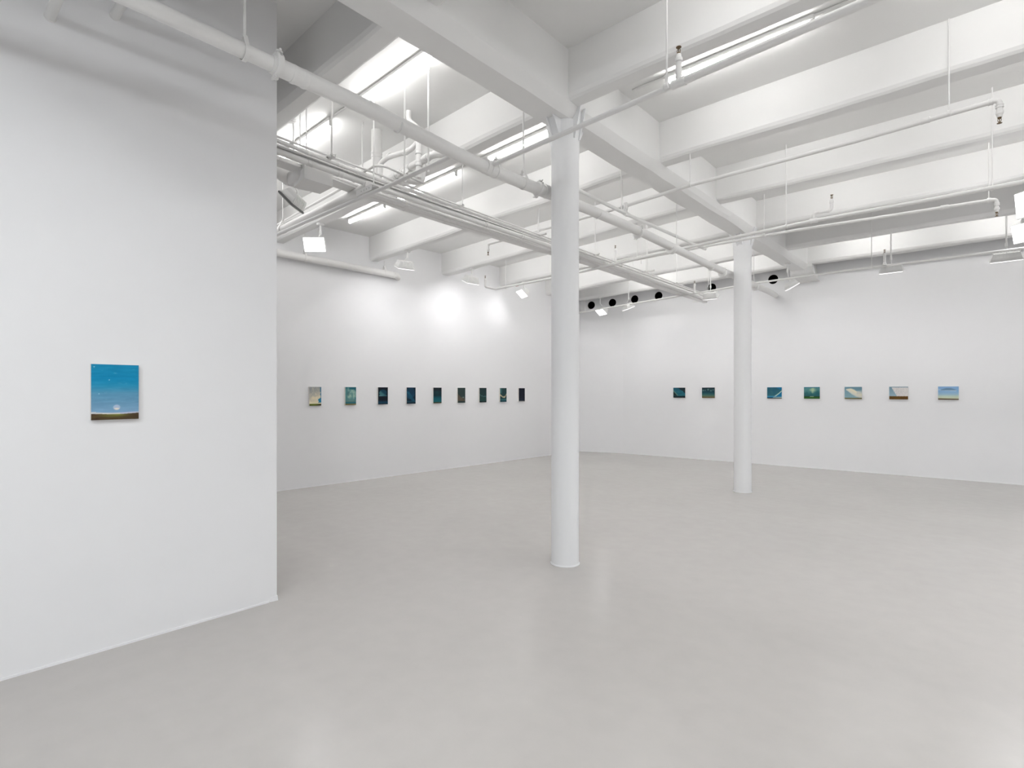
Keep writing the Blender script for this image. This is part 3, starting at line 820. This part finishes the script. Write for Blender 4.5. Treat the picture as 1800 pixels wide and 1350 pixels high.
for (y, w) in BAYS:
    spans = (TUBES_L + TUBES_R) if y > 2 else ([(-1.6, -0.4), (0.4, 1.6), (2.6, 3.8)])  # rows behind the viewer are added, unseen, for ambient light
    if y == 9.3: spans = TUBES_L
    for i, (a, b) in enumerate(spans):
        if y == 10.85 and a < -6: continue
        if y == 2.93 and i == 3: a, b = -1.6, -0.4
        lab = LAB.get((y, i)) if y > 2 else None
        if not lab:
            if y < 2: lab = 'white strip light added unseen above or behind the viewer, %s row, %s' % ({-3.4: 'rearmost', -1.7: 'rear', -0.2: 'overhead', 1.35: 'front'}[y], ['left', 'middle', 'right'][i]); g = 'added strip lights behind the viewer'
            else:
                g = 'strip lights hidden between the joists'
                lab = 'strip light hidden in the %s joist bay from the viewer, %s' % ({2.93: 'first', 4.68: 'second', 6.05: 'third', 7.7: 'fourth', 9.3: 'fifth', 10.85: 'last'}[y],
                      ['left side nearest the girder', 'left side middle', 'left side by the wall', 'right side nearest the girder', 'right side middle', 'far right'][i])
        else: g = 'fluorescent strip lights on the slab'
        strip_light(a, b, y + (0.25 if (y == 10.85 and a > -2.9) else 0.0), lab, g)
    if y in (2.93, 4.68):
        t = thing('conduit', 'thin white surface conduit along the slab, %s bay' % ('nearest' if y == 2.93 else 'second'), 'conduit', (-5.0, y, slab_z(-5)))
        bm = BM(); add_tube(bm, [Vector((x, y - 0.002, slab_z(x) - 0.010)) for x in (-7.6, -2.95)], 0.011, 10); obj('conduit_run', bm, M_PIPE, t, smooth=40)
        t = thing('conduit', 'thin white surface conduit on the slab right of the girder, %s bay' % ('nearest' if y == 2.93 else 'second'), 'conduit', (0, y, ZS))
        bm = BM(); add_tube(bm, [Vector((x, y - 0.002, ZS - 0.010)) for x in (-2.6, 5.0)], 0.011, 10); obj('conduit_run', bm, M_PIPE, t, smooth=40)

# ------------------------------------------------------------------ wall-wash flood lights
def flood(can, head, nrm, label, watts, group='flood lights washing the walls', size=(0.30, 0.20), bright=True, stem_rod=False, canopy=True, lit=True, col=FLOOD_COL, spread=150):
    """can: mounting point overhead; head: centre of the glowing front; nrm: direction it faces"""
    n = Vector(nrm).normalized()
    wdt = n.cross(Vector((0, 0, 1))).normalized()
    hgt = wdt.cross(n).normalized()
    t = thing('flood_light', label, 'lamp', tuple(can), group)
    R = Matrix((wdt, hgt, n)).transposed()
    W, Hh = size
    if canopy:
        bm = BM(); add_lathe(bm, can + Vector((0, 0, 0.004)), (0, 0, -1), [(0.052, 0), (0.052, 0.022), (0.046, 0.03), (0.02, 0.034)], 24); obj('canopy', bm, M_LAMPWHITE, t, smooth=35)
    back = head - n * 0.115
    top = Vector((back.x, back.y, back.z)) + Vector((0, 0, 0.035))
    jn = Vector((can.x, can.y, max(top.z + 0.03, can.z - (0.15 if not stem_rod else 9)))) if not stem_rod else Vector((can.x, can.y, top.z + 0.06))
    bm = BM(); add_tube(bm, [can + Vector((0, 0, -0.02)), jn], 0.0105 if stem_rod else 0.012, 12); obj('stem', bm, M_LAMPWHITE, t, smooth=40)
    bm = BM(); add_lathe(bm, jn + Vector((0, 0, 0.045)), (0, 0, -1), [(0.012, 0), (0.017, 0.005), (0.017, 0.05), (0.011, 0.055)], 14)
    add_tube(bm, [jn, top, back + n * 0.03], 0.009, 10); obj('knuckle', bm, M_LAMPWHITE, t, smooth=40)
    # finned body, narrower behind
    bm = BM()
    rings = []
    for (k, s) in ((-0.030, 1.0), (-0.055, 0.93), (-0.105, 0.62), (-0.115, 0.55)):
        rings.append([bm.verts.new(head + n * k + wdt * (a * W * 0.46 * (0.6 + 0.4 * s)) + hgt * (b * Hh * 0.44 * s)) for a, b in ((-1, -1), (1, -1), (1, 1), (-1, 1))])
    for a, b in zip(rings, rings[1:]):
        for k in range(4): bm.faces.new((a[k], a[(k + 1) % 4], b[(k + 1) % 4], b[k]))
    bm.faces.new(rings[0][::-1]); bm.faces.new(rings[-1]); bmesh.ops.recalc_face_normals(bm, faces=bm.faces[:])
    hs = obj('housing', bm, M_LAMPWHITE, t)
    for k in range(9):
        x = (k - 4) / 4 * W * 0.40
        bm = BM()
        p = head + wdt * (x - 0.003)
        prism(bm, [p - n * 0.03 - hgt * Hh * 0.47, p - n * 0.105 - hgt * Hh * 0.33, p - n * 0.125 - hgt * Hh * 0.25, p - n * 0.125 + hgt * Hh * 0.25, p - n * 0.105 + hgt * Hh * 0.33, p - n * 0.03 + hgt * Hh * 0.47], wdt * 0.006)
        bmesh.ops.recalc_face_normals(bm, faces=bm.faces[:]); obj('fin', bm, M_LAMPWHITE, hs)
    bm = BM(); add_box(bm, head - n * 0.018, Vector((W, Hh, 0.022)), R, bevel=0.004); obj('bezel', bm, M_LAMPWHITE if lit else M_FRAME, t)
    bm = BM(); add_box(bm, head - n * 0.004, Vector((W * 0.94, Hh * 0.92, 0.008)), R, bevel=0.002)
    obj('diffuser', bm, (M_DIFF if bright else M_DIFF_DIM) if lit else M_LAMPWHITE, t)
    if lit and watts > 0:
        ld = bpy.data.lights.new('flood_glow', 'AREA'); ld.shape = 'RECTANGLE'; ld.size = W * 0.92; ld.size_y = Hh * 0.9
        ld.energy = watts; ld.color = col; ld.spread = math.radians(spread)
        lo = bpy.data.objects.new('flood_glow', ld); C.objects.link(lo); lo.parent = t
        rq = Matrix((wdt, hgt, n)).transposed()
        lo.matrix_local = Matrix.Translation(head + n * 0.003 - Vector(can)) @ (Matrix((-wdt, hgt, -n)).transposed()).to_4x4()
    return t
def jt(px, py, y): 
    p = aty(px, py, y); p.z = joist_z(p.x) - 0.0; return p
# along the far left wall, under the joists
y = 3.87; c = aty(568, 408, y); c.z = joist_z(c.x)
c = Vector((-7.03, y, joist_z(-7.03) + 0.0)); flood(c, Vector((-7.02, y - 0.10, 3.58)), (0.62, -0.70, -0.42), 'glaring white flood light facing the viewer, over the left wall pipe', FLOOD_W)
y = 5.56; flood(Vector((-7.27, y, joist_z(-7.27))), Vector((-7.33, y - 0.02, 3.60)), (-0.38, 0.10, -0.92), 'white flood light aimed at wall, right of the wall pipe elbow', FLOOD_W * 1.5, bright=False)
y = 7.17; flood(Vector((-7.39, y, joist_z(-7.39))), Vector((-7.44, y - 0.0, 3.62)), (-0.42, 0.05, -0.90), 'white flood light with greyish finned back, third along the left wall', FLOOD_W * 1.4, bright=False)
y = 8.79; flood(Vector((-7.48, y, joist_z(-7.48))), Vector((-7.50, y - 0.05, 3.62)), (-0.30, -0.62, -0.72), 'white flood light near a red band on a pipe, left of the nearest column', FLOOD_W * 0.7)
# far wall
y = 10.9
c = Vector((-6.95, 10.95, 0)); 
y = 11.3; p = aty(1055, 530, y + 0.2); c = Vector((p.x, y + 0.2, joist_z(p.x))); flood(c, aty(1056, 549, y + 0.1), (-0.25, -0.62, -0.74), 'glaring flood light in the far corner, right of the nearest column', FLOOD_W * 0.7)
y = 10.8; p = aty(1105, 500, y); flood(Vector((p.x, y, slab_z(p.x))), aty(1105, 543, y + 0.06), (0.22, 0.30, -0.92), 'tilted white flood light on a rod below the third black opening', FLOOD_W, bright=False, stem_rod=True)
p = aty(1249, 470, y); flood(Vector((p.x, y, slab_z(p.x))), aty(1250, 524, y + 0.06), (-0.03, 0.45, -0.89), 'square-on white flood light at the far end of the conduit bundle', FLOOD_W, bright=False, stem_rod=True)
p = aty(1390, 481, 11.0); flood(Vector((GX + 0.02, 11.0, 3.95)), aty(1393, 505, 11.1), (0.42, 0.28, -0.86), 'white flood light hanging under the girder end, right of the rear column', FLOOD_W, bright=False)
p = aty(1566, 415, y); flood(Vector((p.x, y, slab_z(p.x))), aty(1567, 479, y + 0.06), (0.0, 0.28, -0.96), 'white finned flood light on a rod beside an upright sprinkler head', FLOOD_W, bright=False, stem_rod=True, size=(0.34, 0.2))
p = aty(1769, 385, y); flood(Vector((p.x, y, slab_z(p.x))), aty(1769, 458, y + 0.06), (0.0, 0.34, -0.94), 'white finned flood light on a rod at the right edge, below the glare', FLOOD_W, bright=False, stem_rod=True, size=(0.38, 0.22))
flood(Vector((0.31, 10.35, 4.05)), aty(1803, 408, 10.15), (-0.55, -0.80, -0.22), 'lower of two glaring flood lights at the right edge', FLOOD_W * 1.2, size=(0.34, 0.26))
flood(Vector((0.30, 8.79, 4.05)), aty(1813, 355, 8.6), (-0.62, -0.76, -0.12), 'upper of two glaring flood lights at the right edge', FLOOD_W * 1.2, size=(0.36, 0.3))
# unlit one by the near wall
y = 2.70; p = aty(516, 332, y); flood(Vector((p.x, y, slab_z(p.x))), aty(510, 358, y + 0.02), (-0.55, -0.45, -0.70), 'unlit white flood light with a dark rim beside the near wall', 0, lit=False, stem_rod=True, size=(0.30, 0.20), group='unlit lamps')
# fixtures that light the near wall (above the frame)
for (x, y, w, nn, lab) in ((-1.75, -1.35, 5.2, (-0.30, 0.05, -1.0), 'rear'), (-1.85, 0.15, 4.3, (-0.30, 0.0, -1.0), 'front')):
    flood(Vector((x, y, slab_z(x))), Vector((x, y, 3.42)), nn, 'cool white flood light above the frame washing the near wall, %s one' % lab, FLOOD_W * w, stem_rod=True, group='flood lights above the frame', col=COOL_COL, spread=170, bright=False, size=(0.6, 0.35))
for (x, y, k, lab) in ((1.5, -1.5, 10, 'rear'), (2.6, 3.2, 20, 'middle'), (3.2, 7.0, 26, 'far')):  # added unseen downlights, bouncing light off the floor onto the beams
    flood(Vector((x, y, slab_z(x))), Vector((x, y, 3.7)), (-0.1, 0.1, -1), 'white fill flood light added outside the frame on the right, %s one' % lab, FLOOD_W * k, stem_rod=True, group='flood lights outside the frame', col=COOL_COL)
for (x, y, w, lab) in ((-7.0, -1.6, 4.5, 'rear'), (-6.6, 0.2, 5.0, 'front')):
    flood(Vector((x, y, slab_z(x))), Vector((x, y, 3.7)), (-0.15, 0.75, -0.55), 'white flood light in the area behind the near wall, %s one' % lab, FLOOD_W * w, stem_rod=True, group='flood lights outside the frame')
for (x, y, w, lab) in ((-0.6, -2.9, 11, 'left'), (2.2, -2.2, 12, 'right')):  # unseen floods added to brighten the columns from the front
    flood(Vector((x, y, slab_z(x))), Vector((x, y, 3.6)), (-0.25, 0.6, -0.85), 'white fill flood light added behind the viewer, aimed at the columns, %s one' % lab, FLOOD_W * w, stem_rod=True, group='flood lights outside the frame', col=COOL_COL)

# ------------------------------------------------------------------ paintings
def vn(x, y, s=0.0): return noise.noise(Vector((x, y, s)))                    # -1..1
def fb(x, y, s=0.0):
    return 0.6 * noise.noise(Vector((x, y, s))) + 0.28 * noise.noise(Vector((x * 2.1, y * 2.1, s + 7))) + 0.14 * noise.noise(Vector((x * 4.3, y * 4.3, s + 3)))
def mix(a, b, t):
    t = max(0.0, min(1.0, t)); return tuple(p + (q - p) * t for p, q in zip(a, b))
def sm(e0, e1, x):
    t = max(0.0, min(1.0, (x - e0) / (e1 - e0))); return t * t * (3 - 2 * t)
def ramp(stops, t):
    if t <= stops[0][0]: return stops[0][1]
    for (a, ca), (b, cb) in zip(stops, stops[1:]):
        if t <= b: return mix(ca, cb, (t - a) / (b - a))
    return stops[-1][1]
# each function: x left to right, y bottom to top, returns display colour 0..255
def art_moon(x, y):
    c = ramp([(0.10, (150, 172, 205)), (0.14, (118, 158, 190)), (0.30, (98, 145, 176)), (0.48, (80, 140, 172)), (0.62, (28, 134, 172)), (0.75, (0, 125, 170)), (1, (10, 128, 168))], y + 0.02 * fb(x * 2, y * 8))
    c = mix(c, tuple(v + 14 for v in c), 0.5 + fb(x * 3, y * 26, 4))
    st = fb(x * 5 + 3, y * 40, 9)
    if st > 0.36 and y > 0.3: c = mix(c, (150, 190, 205), (st - 0.36) * 2)
    hz = 0.105 - 0.006 * math.cos((x - 0.5) * 6) + 0.012 * max(0, x - 0.7)
    if y < hz + 0.035: c = mix((232, 222, 214), c, sm(hz + 0.005, hz + 0.035, y) if 0.1 < x < 1 else 0.3)
    if abs(y - (0.115 + 0.012 * (x - 0.5))) < 0.015 and x > 0.6: c = mix(c, (170, 180, 215), 0.5)
    dx, dy = (x - 0.525) / 0.078, (y - 0.222) / 0.048
    rr = dx * dx + dy * dy
    if rr < 1:
        c = mix(c, mix((236, 224, 212), (172, 190, 212), sm(-0.45, 0.1, dy + 0.3 * abs(dx))), sm(1.0, 0.75, rr))
    elif rr < 1.25: c = mix(c, (150, 176, 198), 0.5)
    if y < hz:
        g = mix((66, 48, 34), (128, 140, 60), sm(0.02, 0.09, y) * sm(0.05, 0.4, x) * sm(0.98, 0.55, x))
        g = mix(g, (58, 44, 34), 0.6 * sm(0.5, 1.0, x)); c = mix(g, (90, 78, 48), 0.4 + 0.8 * fb(x * 3, y * 30, 2))
    for sx, sy in ((0.37, 0.72), (0.16, 0.47), (0.06, 0.95)):
        if (x - sx) ** 2 + (y - sy) ** 2 < 0.00009: c = (170, 215, 225)
    return c
def art_cumulus(x, y):
    n = fb(x * 5, y * 6, 1)
    c = mix((150, 153, 152), (226, 214, 186), sm(0.95, 0.25, y + 0.3 * (0.6 - x) + 0.5 * n) )
    c = mix(c, (232, 218, 190), sm(0.0, 0.5, n) * 0.5)
    if x + 0.30 * fb(x * 9, y * 11, 5) > 0.68 + 1.2 * abs(y - 0.24) and y > 0.15: c = mix(c, (22, 112, 150), 0.95)
    if x > 0.90 and y > 0.5 and n > -0.1: c = (60, 120, 150)
    if y < 0.10: c = mix((84, 98, 20), (56, 50, 24), sm(0.4, 1, x))
    elif y < 0.15 + 0.03 * (1 - x): c = (226, 220, 190)
    return c
def art_teal_cloud(x, y):
    n = fb(x * 4, y * 5, 11)
    c = (26, 92, 104)
    body = sm(0.25, -0.02, (x - 0.42) ** 2 * 0.8 + (y - 0.58) ** 2 * 1.6 + 0.22 * n - 0.16)
    if x > 0.35 and y > 0.86 - 0.1 * n: body = 0
    c = mix(c, mix((78, 128, 128), (150, 178, 164), sm(-0.3, 0.4, n + 0.5 * (x - 0.4))), body)
    dk = (x - 0.28) ** 2 / 0.03 + (y - 0.63) ** 2 / 0.03
    if dk < 1: c = mix(c, (64, 100, 104), 0.7 * (1 - dk))
    if y < 0.34: c = mix(c, (82, 124, 124), 0.7)
    if y < 0.21: c = (40, 102, 116)
    if 0.19 < y < 0.215: c = (120, 130, 110)
    if y < 0.065: c = (112, 98, 52)
    return c
def art_night_cloud(x, y):
    c = (8, 18, 30)
    dx, dy = (x - 0.5) / 0.38, (y - 0.68) / 0.19
    r = dx * dx + dy * dy + 0.3 * fb(x * 6, y * 6, 3)
    if r < 1 and y > 0.5: c = mix((16, 58, 76), (62, 110, 116), sm(0.3, -0.6, dx + dy * 1.0))
    if 0.48 < y < 0.545 and 0.1 < x < 0.9: c = mix((92, 140, 146), (40, 86, 100), sm(0.2, 0.9, x))
    if y < 0.25: c = mix((14, 62, 84), (10, 26, 42), sm(0.1, 0.25, y))
    if y < 0.05: c = (6, 16, 24)
    return c
def art_blue_cloud(x, y):
    c = (8, 34, 50)
    n = fb(x * 4, y * 4, 8)
    if (x - 0.42) ** 2 / 0.22 + (y - 0.66) ** 2 / 0.14 + 0.3 * n < 1: c = mix((18, 68, 94), (12, 52, 76), sm(0.2, 0.8, y))
    if abs((x - 0.1) - (0.75 - y) * 1.15) < 0.17 + 0.1 * n and y < 0.75: c = mix((26, 88, 112), (16, 62, 84), 0.4 + n)
    if y < 0.16: c = (20, 66, 82)
    if y < 0.1: c = (8, 32, 46)
    return c
def art_dusk(x, y):
    c = ramp([(0.0, (62, 48, 26)), (0.05, (74, 68, 40)), (0.09, (20, 98, 106)), (0.3, (16, 84, 96)), (0.42, (12, 66, 78)), (0.5, (14, 44, 52)), (0.75, (22, 48, 56)), (0.82, (20, 34, 42)), (1, (22, 32, 38))], y + 0.015 * fb(x * 3, y * 3))
    c = mix(c, (18, 66, 74), 0.5 * sm(0.22, 0.0, abs(y - 0.68)) * sm(0.4, 0.0, abs(x - 0.42)))
    return c
def art_grey_dark(x, y):
    c = (42, 58, 56)
    n = fb(x * 5, y * 5, 21)
    if y < 0.6 - 0.5 * x + 0.1 * n: c = mix(c, (88, 78, 66), 0.9)
    if y < 0.3 and y > 0.14: c = mix(c, (92, 76, 64), 0.7)
    if abs(y - 0.36) < 0.05 and 0.6 < x < 0.85 and n > -0.1: c = (104, 116, 108)
    if y < 0.12: c = (40, 56, 54)
    return c
def art_lightning(x, y):
    c = ramp([(0, (12, 22, 24)), (0.05, (14, 28, 30)), (0.1, (34, 68, 64)), (0.5, (30, 56, 56)), (1, (26, 48, 50))], y)
    l = 0.55 - 0.30 * sm(0.0, 0.5, x) + 0.02 * math.sin(x * 20) + (0.03 if x > 0.65 else 0)
    l = 0.52 - 0.11 * sm(0, 0.55, x) + 0.02 * math.sin(x * 18)
    if abs(y - l) < 0.018: c = (84, 122, 122)
    return c
def art_crescent(x, y):
    c = mix((18, 50, 56), (30, 62, 62), fb(x * 4, y * 4, 2) + 0.5)
    if x < 0.35 and y > 0.5: c = mix(c, (70, 120, 118), sm(0.4, 0.1, x) * sm(0.5, 0.7, y) * 0.8)
    l = 0.50 - 0.14 * sm(0.0, 0.5, x) + 0.20 * sm(0.72, 1.0, x)
    if -0.06 < y - l < 0.045 + 0.05 * fb(x * 8, y * 8, 4): c = mix((206, 188, 152), (132, 132, 112), fb(x * 9, y * 9) + 0.3)
    if y < 0.22: c = mix((60, 120, 122), (16, 66, 76), sm(0.12, 0.2, y) * 0.6)
    if y < 0.13: c = (18, 62, 72)
    return c
def art_black(x, y):
    c = (14, 20, 38)
    if 0.17 < y < 0.2: c = (26, 38, 56)
    if y < 0.12: c = (22, 34, 48)
    if y < 0.045: c = (150, 150, 146)
    return c
def art_wing(x, y):
    n = fb(x * 4, y * 4, 31)
    c = (16, 34, 40)
    up = 0.98 - 0.95 * max(0, x - 0.42) - 0.1 * n; lo = 0.68 - 1.35 * x if x < 0.36 else 0.19
    if lo < y < up: c = mix((42, 112, 124), (24, 84, 102), y + n)
    if x < 0.5 and abs(y - (0.70 - 1.3 * x)) < 0.08 and y > 0.2: c = mix(c, (110, 138, 120), 0.7)
    if y < 0.18: c = (14, 40, 46)
    if 0.17 < y < 0.2: c = (40, 84, 90)
    if y < 0.08: c = (10, 20, 22)
    return c
def art_orbs(x, y):
    c = ramp([(0, (90, 72, 40)), (0.08, (96, 80, 46)), (0.13, (104, 116, 92)), (0.32, (52, 96, 94)), (0.55, (16, 60, 72)), (0.8, (18, 46, 56)), (1, (20, 38, 46))], y)
    for (cx, cy, r) in ((0.10, 0.72, 0.075), (0.26, 0.73, 0.05), (0.49, 0.80, 0.085), (0.71, 0.70, 0.08), (0.88, 0.77, 0.065)):
        q = ((x - cx) ** 2 + ((y - cy) * 0.82) ** 2) ** 0.5 / r
        if q < 1: c = mix(c, (128, 158, 148), 0.85 * (1 - q * 0.7))
    return c
def art_bow(x, y):
    c = (22, 106, 146)
    n = fb(x * 5, y * 5, 5)
    edge = 0.18 + 0.50 * max(0, (x - 0.5) / 0.5) ** 1.25
    top = 0.98 - 0.45 * max(0, x - 0.62) / 0.38 * 0.6
    if edge < y < top + 0.05 * n: c = mix((48, 100, 110), (34, 88, 108), y + n)
    if x > 0.5 and abs(y - edge) < 0.05: c = mix(c, (196, 214, 196), 0.9)
    if x < 0.55 and abs(y - 0.19) < 0.03: c = (74, 150, 178)
    if y < 0.13 and x > 0.4: c = mix(c, (190, 210, 200), 0.3 + 0.7 * x)
    if y < 0.055: c = (26, 32, 32)
    return c
def art_glow(x, y):
    n = fb(x * 4, y * 4, 6)
    c = mix((38, 92, 98), (82, 136, 136), sm(0.3, 0.9, y + 0.4 * n))
    d = abs(x - 0.56) * 1.3 + abs(y - 0.75) * 0.9
    c = mix(c, (178, 200, 160), sm(0.42, 0.02, d + 0.2 * n))
    if y > 0.93: c = (40, 110, 132)
    if y < 0.20: c = mix((36, 92, 26), (40, 56, 34), sm(0.08, 0.2, y))
    if 0.155 < y < 0.20 and 0.38 < x < 0.62: c = (150, 172, 130)
    return c
def art_streak(x, y):
    c = mix((134, 164, 172), (98, 134, 148), y)
    n = fb(x * 4, y * 5, 14)
    mid = 0.76 - 0.46 * sm(0.05, 1.0, x); wd = 0.05 + 0.20 * sm(0.05, 0.45, x)
    q = abs(y - mid - 0.02) / wd + 0.25 * n
    if x > 0.09 and q < 1: c = mix((206, 206, 194), (226, 216, 186), sm(0.0, 0.5, y - mid + 0.2)) if q < 0.8 else mix(c, (200, 204, 196), 0.7)
    if x > 0.7 and 0.4 < y < 0.68 + 0.1 * (x - 0.7): c = mix(c, (184, 190, 188), 0.6)
    if y < 0.10: c = (120, 112, 72)
    if y < 0.09 and y > 0.06: c = (86, 90, 62)
    return c
def art_puffs(x, y):
    c = mix((160, 182, 194), (112, 142, 156), y)
    if y < 0.25: return mix((110, 84, 22), (92, 62, 26), 0.5 + 0.5 * x + fb(x * 3, y * 9))
    if x > 0.14 + 0.42 * (1 - y) - 0.04 and y < 0.95:
        gx, gy = (x * 13) , (y * 11); col = int(gx)
        gy += 0.5 * (col % 2); fx, fy = gx - int(gx) - 0.5, gy - int(gy) - 0.5
        q = (fx * fx + fy * fy) ** 0.5 + 0.15 * vn(x * 20, y * 20)
        c = mix((238, 234, 230), (160, 156, 158), sm(0.32, 0.6, q))
    return c
def art_lens(x, y):
    c = ramp([(0, (70, 50, 34)), (0.07, (90, 70, 46)), (0.10, (196, 204, 178)), (0.25, (186, 200, 184)), (0.42, (150, 182, 202)), (0.65, (128, 168, 206)), (1, (130, 168, 208))], y + (0.03 * (x - 0.5) if y < 0.14 else 0))
    dx = (x - 0.50) / 0.42
    if abs(dx) < 1:
        if 0.70 < y < 0.70 + 0.19 * (1 - dx * dx): c = (102, 134, 162)
        if 0.66 - 0.02 * dx < y <= 0.70 and abs(dx) < 0.96: c = mix(c, (196, 212, 220), 0.75)
    if x < 0.12 and 0.7 < y < 0.82: c = mix(c, (186, 206, 220), 0.5)
    return c

def painting(fn, a, b, z0, z1, out, label, depth, grp, nx, ny):
    """a, b: lower corners on the wall plane, left and right as seen; out: unit vector into the room"""
    t = thing('painting', label, 'painting', tuple(Vector(((a.x + b.x) / 2, (a.y + b.y) / 2, z0)) + out * depth * 0.5), grp)
    A = a + out * depth; B = b + out * depth
    bm = BM()
    prism(bm, [Vector((a.x, a.y, z0)) - out * 0.001, Vector((b.x, b.y, z0)) - out * 0.001, Vector((B.x, B.y, z0)) - out * 0.002, Vector((A.x, A.y, z0)) - out * 0.002], (0, 0, z1 - z0))
    bmesh.ops.recalc_face_normals(bm, faces=bm.faces[:])
    obj('canvas_box', bm, M_PANEL, t, label='pale bare side edges')
    me = bpy.data.meshes.new('painted_face')
    vs = []; fs = []; base = worldloc(t)
    for j in range(ny + 1):
        for i in range(nx + 1):
            p = lerp(A, B, i / nx); vs.append(tuple(Vector((p.x, p.y, z0 + (z1 - z0) * j / ny)) - base))
    for j in range(ny):
        for i in range(nx):
            k = j * (nx + 1) + i; fs.append((k, k + 1, k + nx + 2, k + nx + 1))
    me.from_pydata(vs, [], fs)
    at = me.color_attributes.new('paint', 'FLOAT_COLOR', 'POINT')
    for j in range(ny + 1):
        for i in range(nx + 1):
            c = [0, 0, 0]
            for ex, ey in ((-0.3, -0.3), (0.3, -0.3), (0.3, 0.3), (-0.3, 0.3)):
                q = fn(min(1, max(0, (i + ex) / nx)), min(1, max(0, (j + ey) / ny))); c = [u + v / 4 for u, v in zip(c, q)]
            at.data[j * (nx + 1) + i].color = (*[srgb(v / 255) * 1.03 for v in c], 1)
    me.materials.append(M_ART)
    o = bpy.data.objects.new('painted_face', me); C.objects.link(o); o.parent = t
    return t
# near wall: one larger panel
painting(art_moon, Vector((NX, 0.726, 0)), Vector((NX, 0.962, 0)), 1.381, 1.711, Vector((1, 0, 0)), 'largest painting, blue sky with a small moon, alone on near wall', 0.028, 'paintings', 96, 130)
# far left wall
nL = Vector((dirL.y, -dirL.x, 0)).normalized()
def onL(px, off=0.035):
    r = ray(px, 688); o = WL0 + nL * off; d = Vector((dirL.x, dirL.y, 0))
    # o + s d = t r
    det = d.x * (-r.y) + r.x * d.y
    s = ((-o.x) * (-r.y) + r.x * (-o.y)) / det
    return WL0 + d * s
LP = [(543, 565.5, 'cream and grey cumulus painting over green field, leftmost on left wall', art_cumulus), (606.5, 626.5, 'teal painting with a pale towering cloud, second on left wall', art_teal_cloud),
      (665, 681.5, 'dark night painting with one flat-bottomed cloud, third on left wall', art_night_cloud), (715, 730.5, 'dark blue painting with a diagonal cloud, fourth on left wall', art_blue_cloud),
      (761.5, 776.5, 'dark teal dusk painting with brown horizon, fifth on left wall', art_dusk), (804.5, 818, 'dark grey-green painting with a brown haze, sixth on left wall', art_grey_dark),
      (843, 855, 'dark green painting with a thin pale streak, seventh on left wall', art_lightning), (879, 890.5, 'dark painting with a cream curved cloud, eighth on left wall', art_crescent),
      (912, 922.5, 'nearly black painting with a pale bottom line, last on left wall', art_black)]
for (a, b, lab, fn) in LP:
    A, B = onL(a), onL(b); m = (A + B) / 2; d = (B - A).normalized()
    A = m - d * 0.101; B = m + d * 0.101
    painting(fn, Vector((A.x, A.y, 0)), Vector((B.x, B.y, 0)), 1.318, 1.624, nL, lab, 0.035, 'paintings', 30, 42)
def onR(px, off=0.03):
    r = ray(px, 688)
    for p, q in zip(FR, FR[1:]):
        d = (q - p); o = p + Vector((d.y, -d.x, 0)).normalized() * off
        det = d.x * (-r.y) + r.x * d.y
        s = ((-o.x) * (-r.y) + r.x * (-o.y)) / det
        if 0 <= s <= 1: return p + d * s, Vector((d.y, -d.x, 0)).normalized(), d.normalized()
RP = [(1184, 1204, 'dark painting of a teal wing-shaped cloud, leftmost on far wall', art_wing), (1234, 1256, 'dark teal painting with five pale orbs in a row, left of rear column', art_orbs),
      (1348.5, 1374, 'blue painting with a bright curved cloud edge, right of rear column', art_bow), (1413, 1441, 'green painting with a glowing cloud over a meadow, far wall', art_glow),
      (1484.5, 1515, 'grey-blue painting with a long cream cloud streak, far wall', art_streak), (1562.5, 1596.5, 'painting of many small white puffs over brown field, far wall', art_puffs),
      (1648.5, 1685.5, 'light blue painting with a lens-shaped cloud, rightmost on far wall', art_lens)]
for (a, b, lab, fn) in RP:
    (m, nn, d) = onR((a + b) / 2)
    A = m - d * 0.142; B = m + d * 0.142
    painting(fn, Vector((A.x, A.y, 0)), Vector((B.x, B.y, 0)), 1.403, 1.637, nn, lab, 0.03, 'paintings', 40, 34)
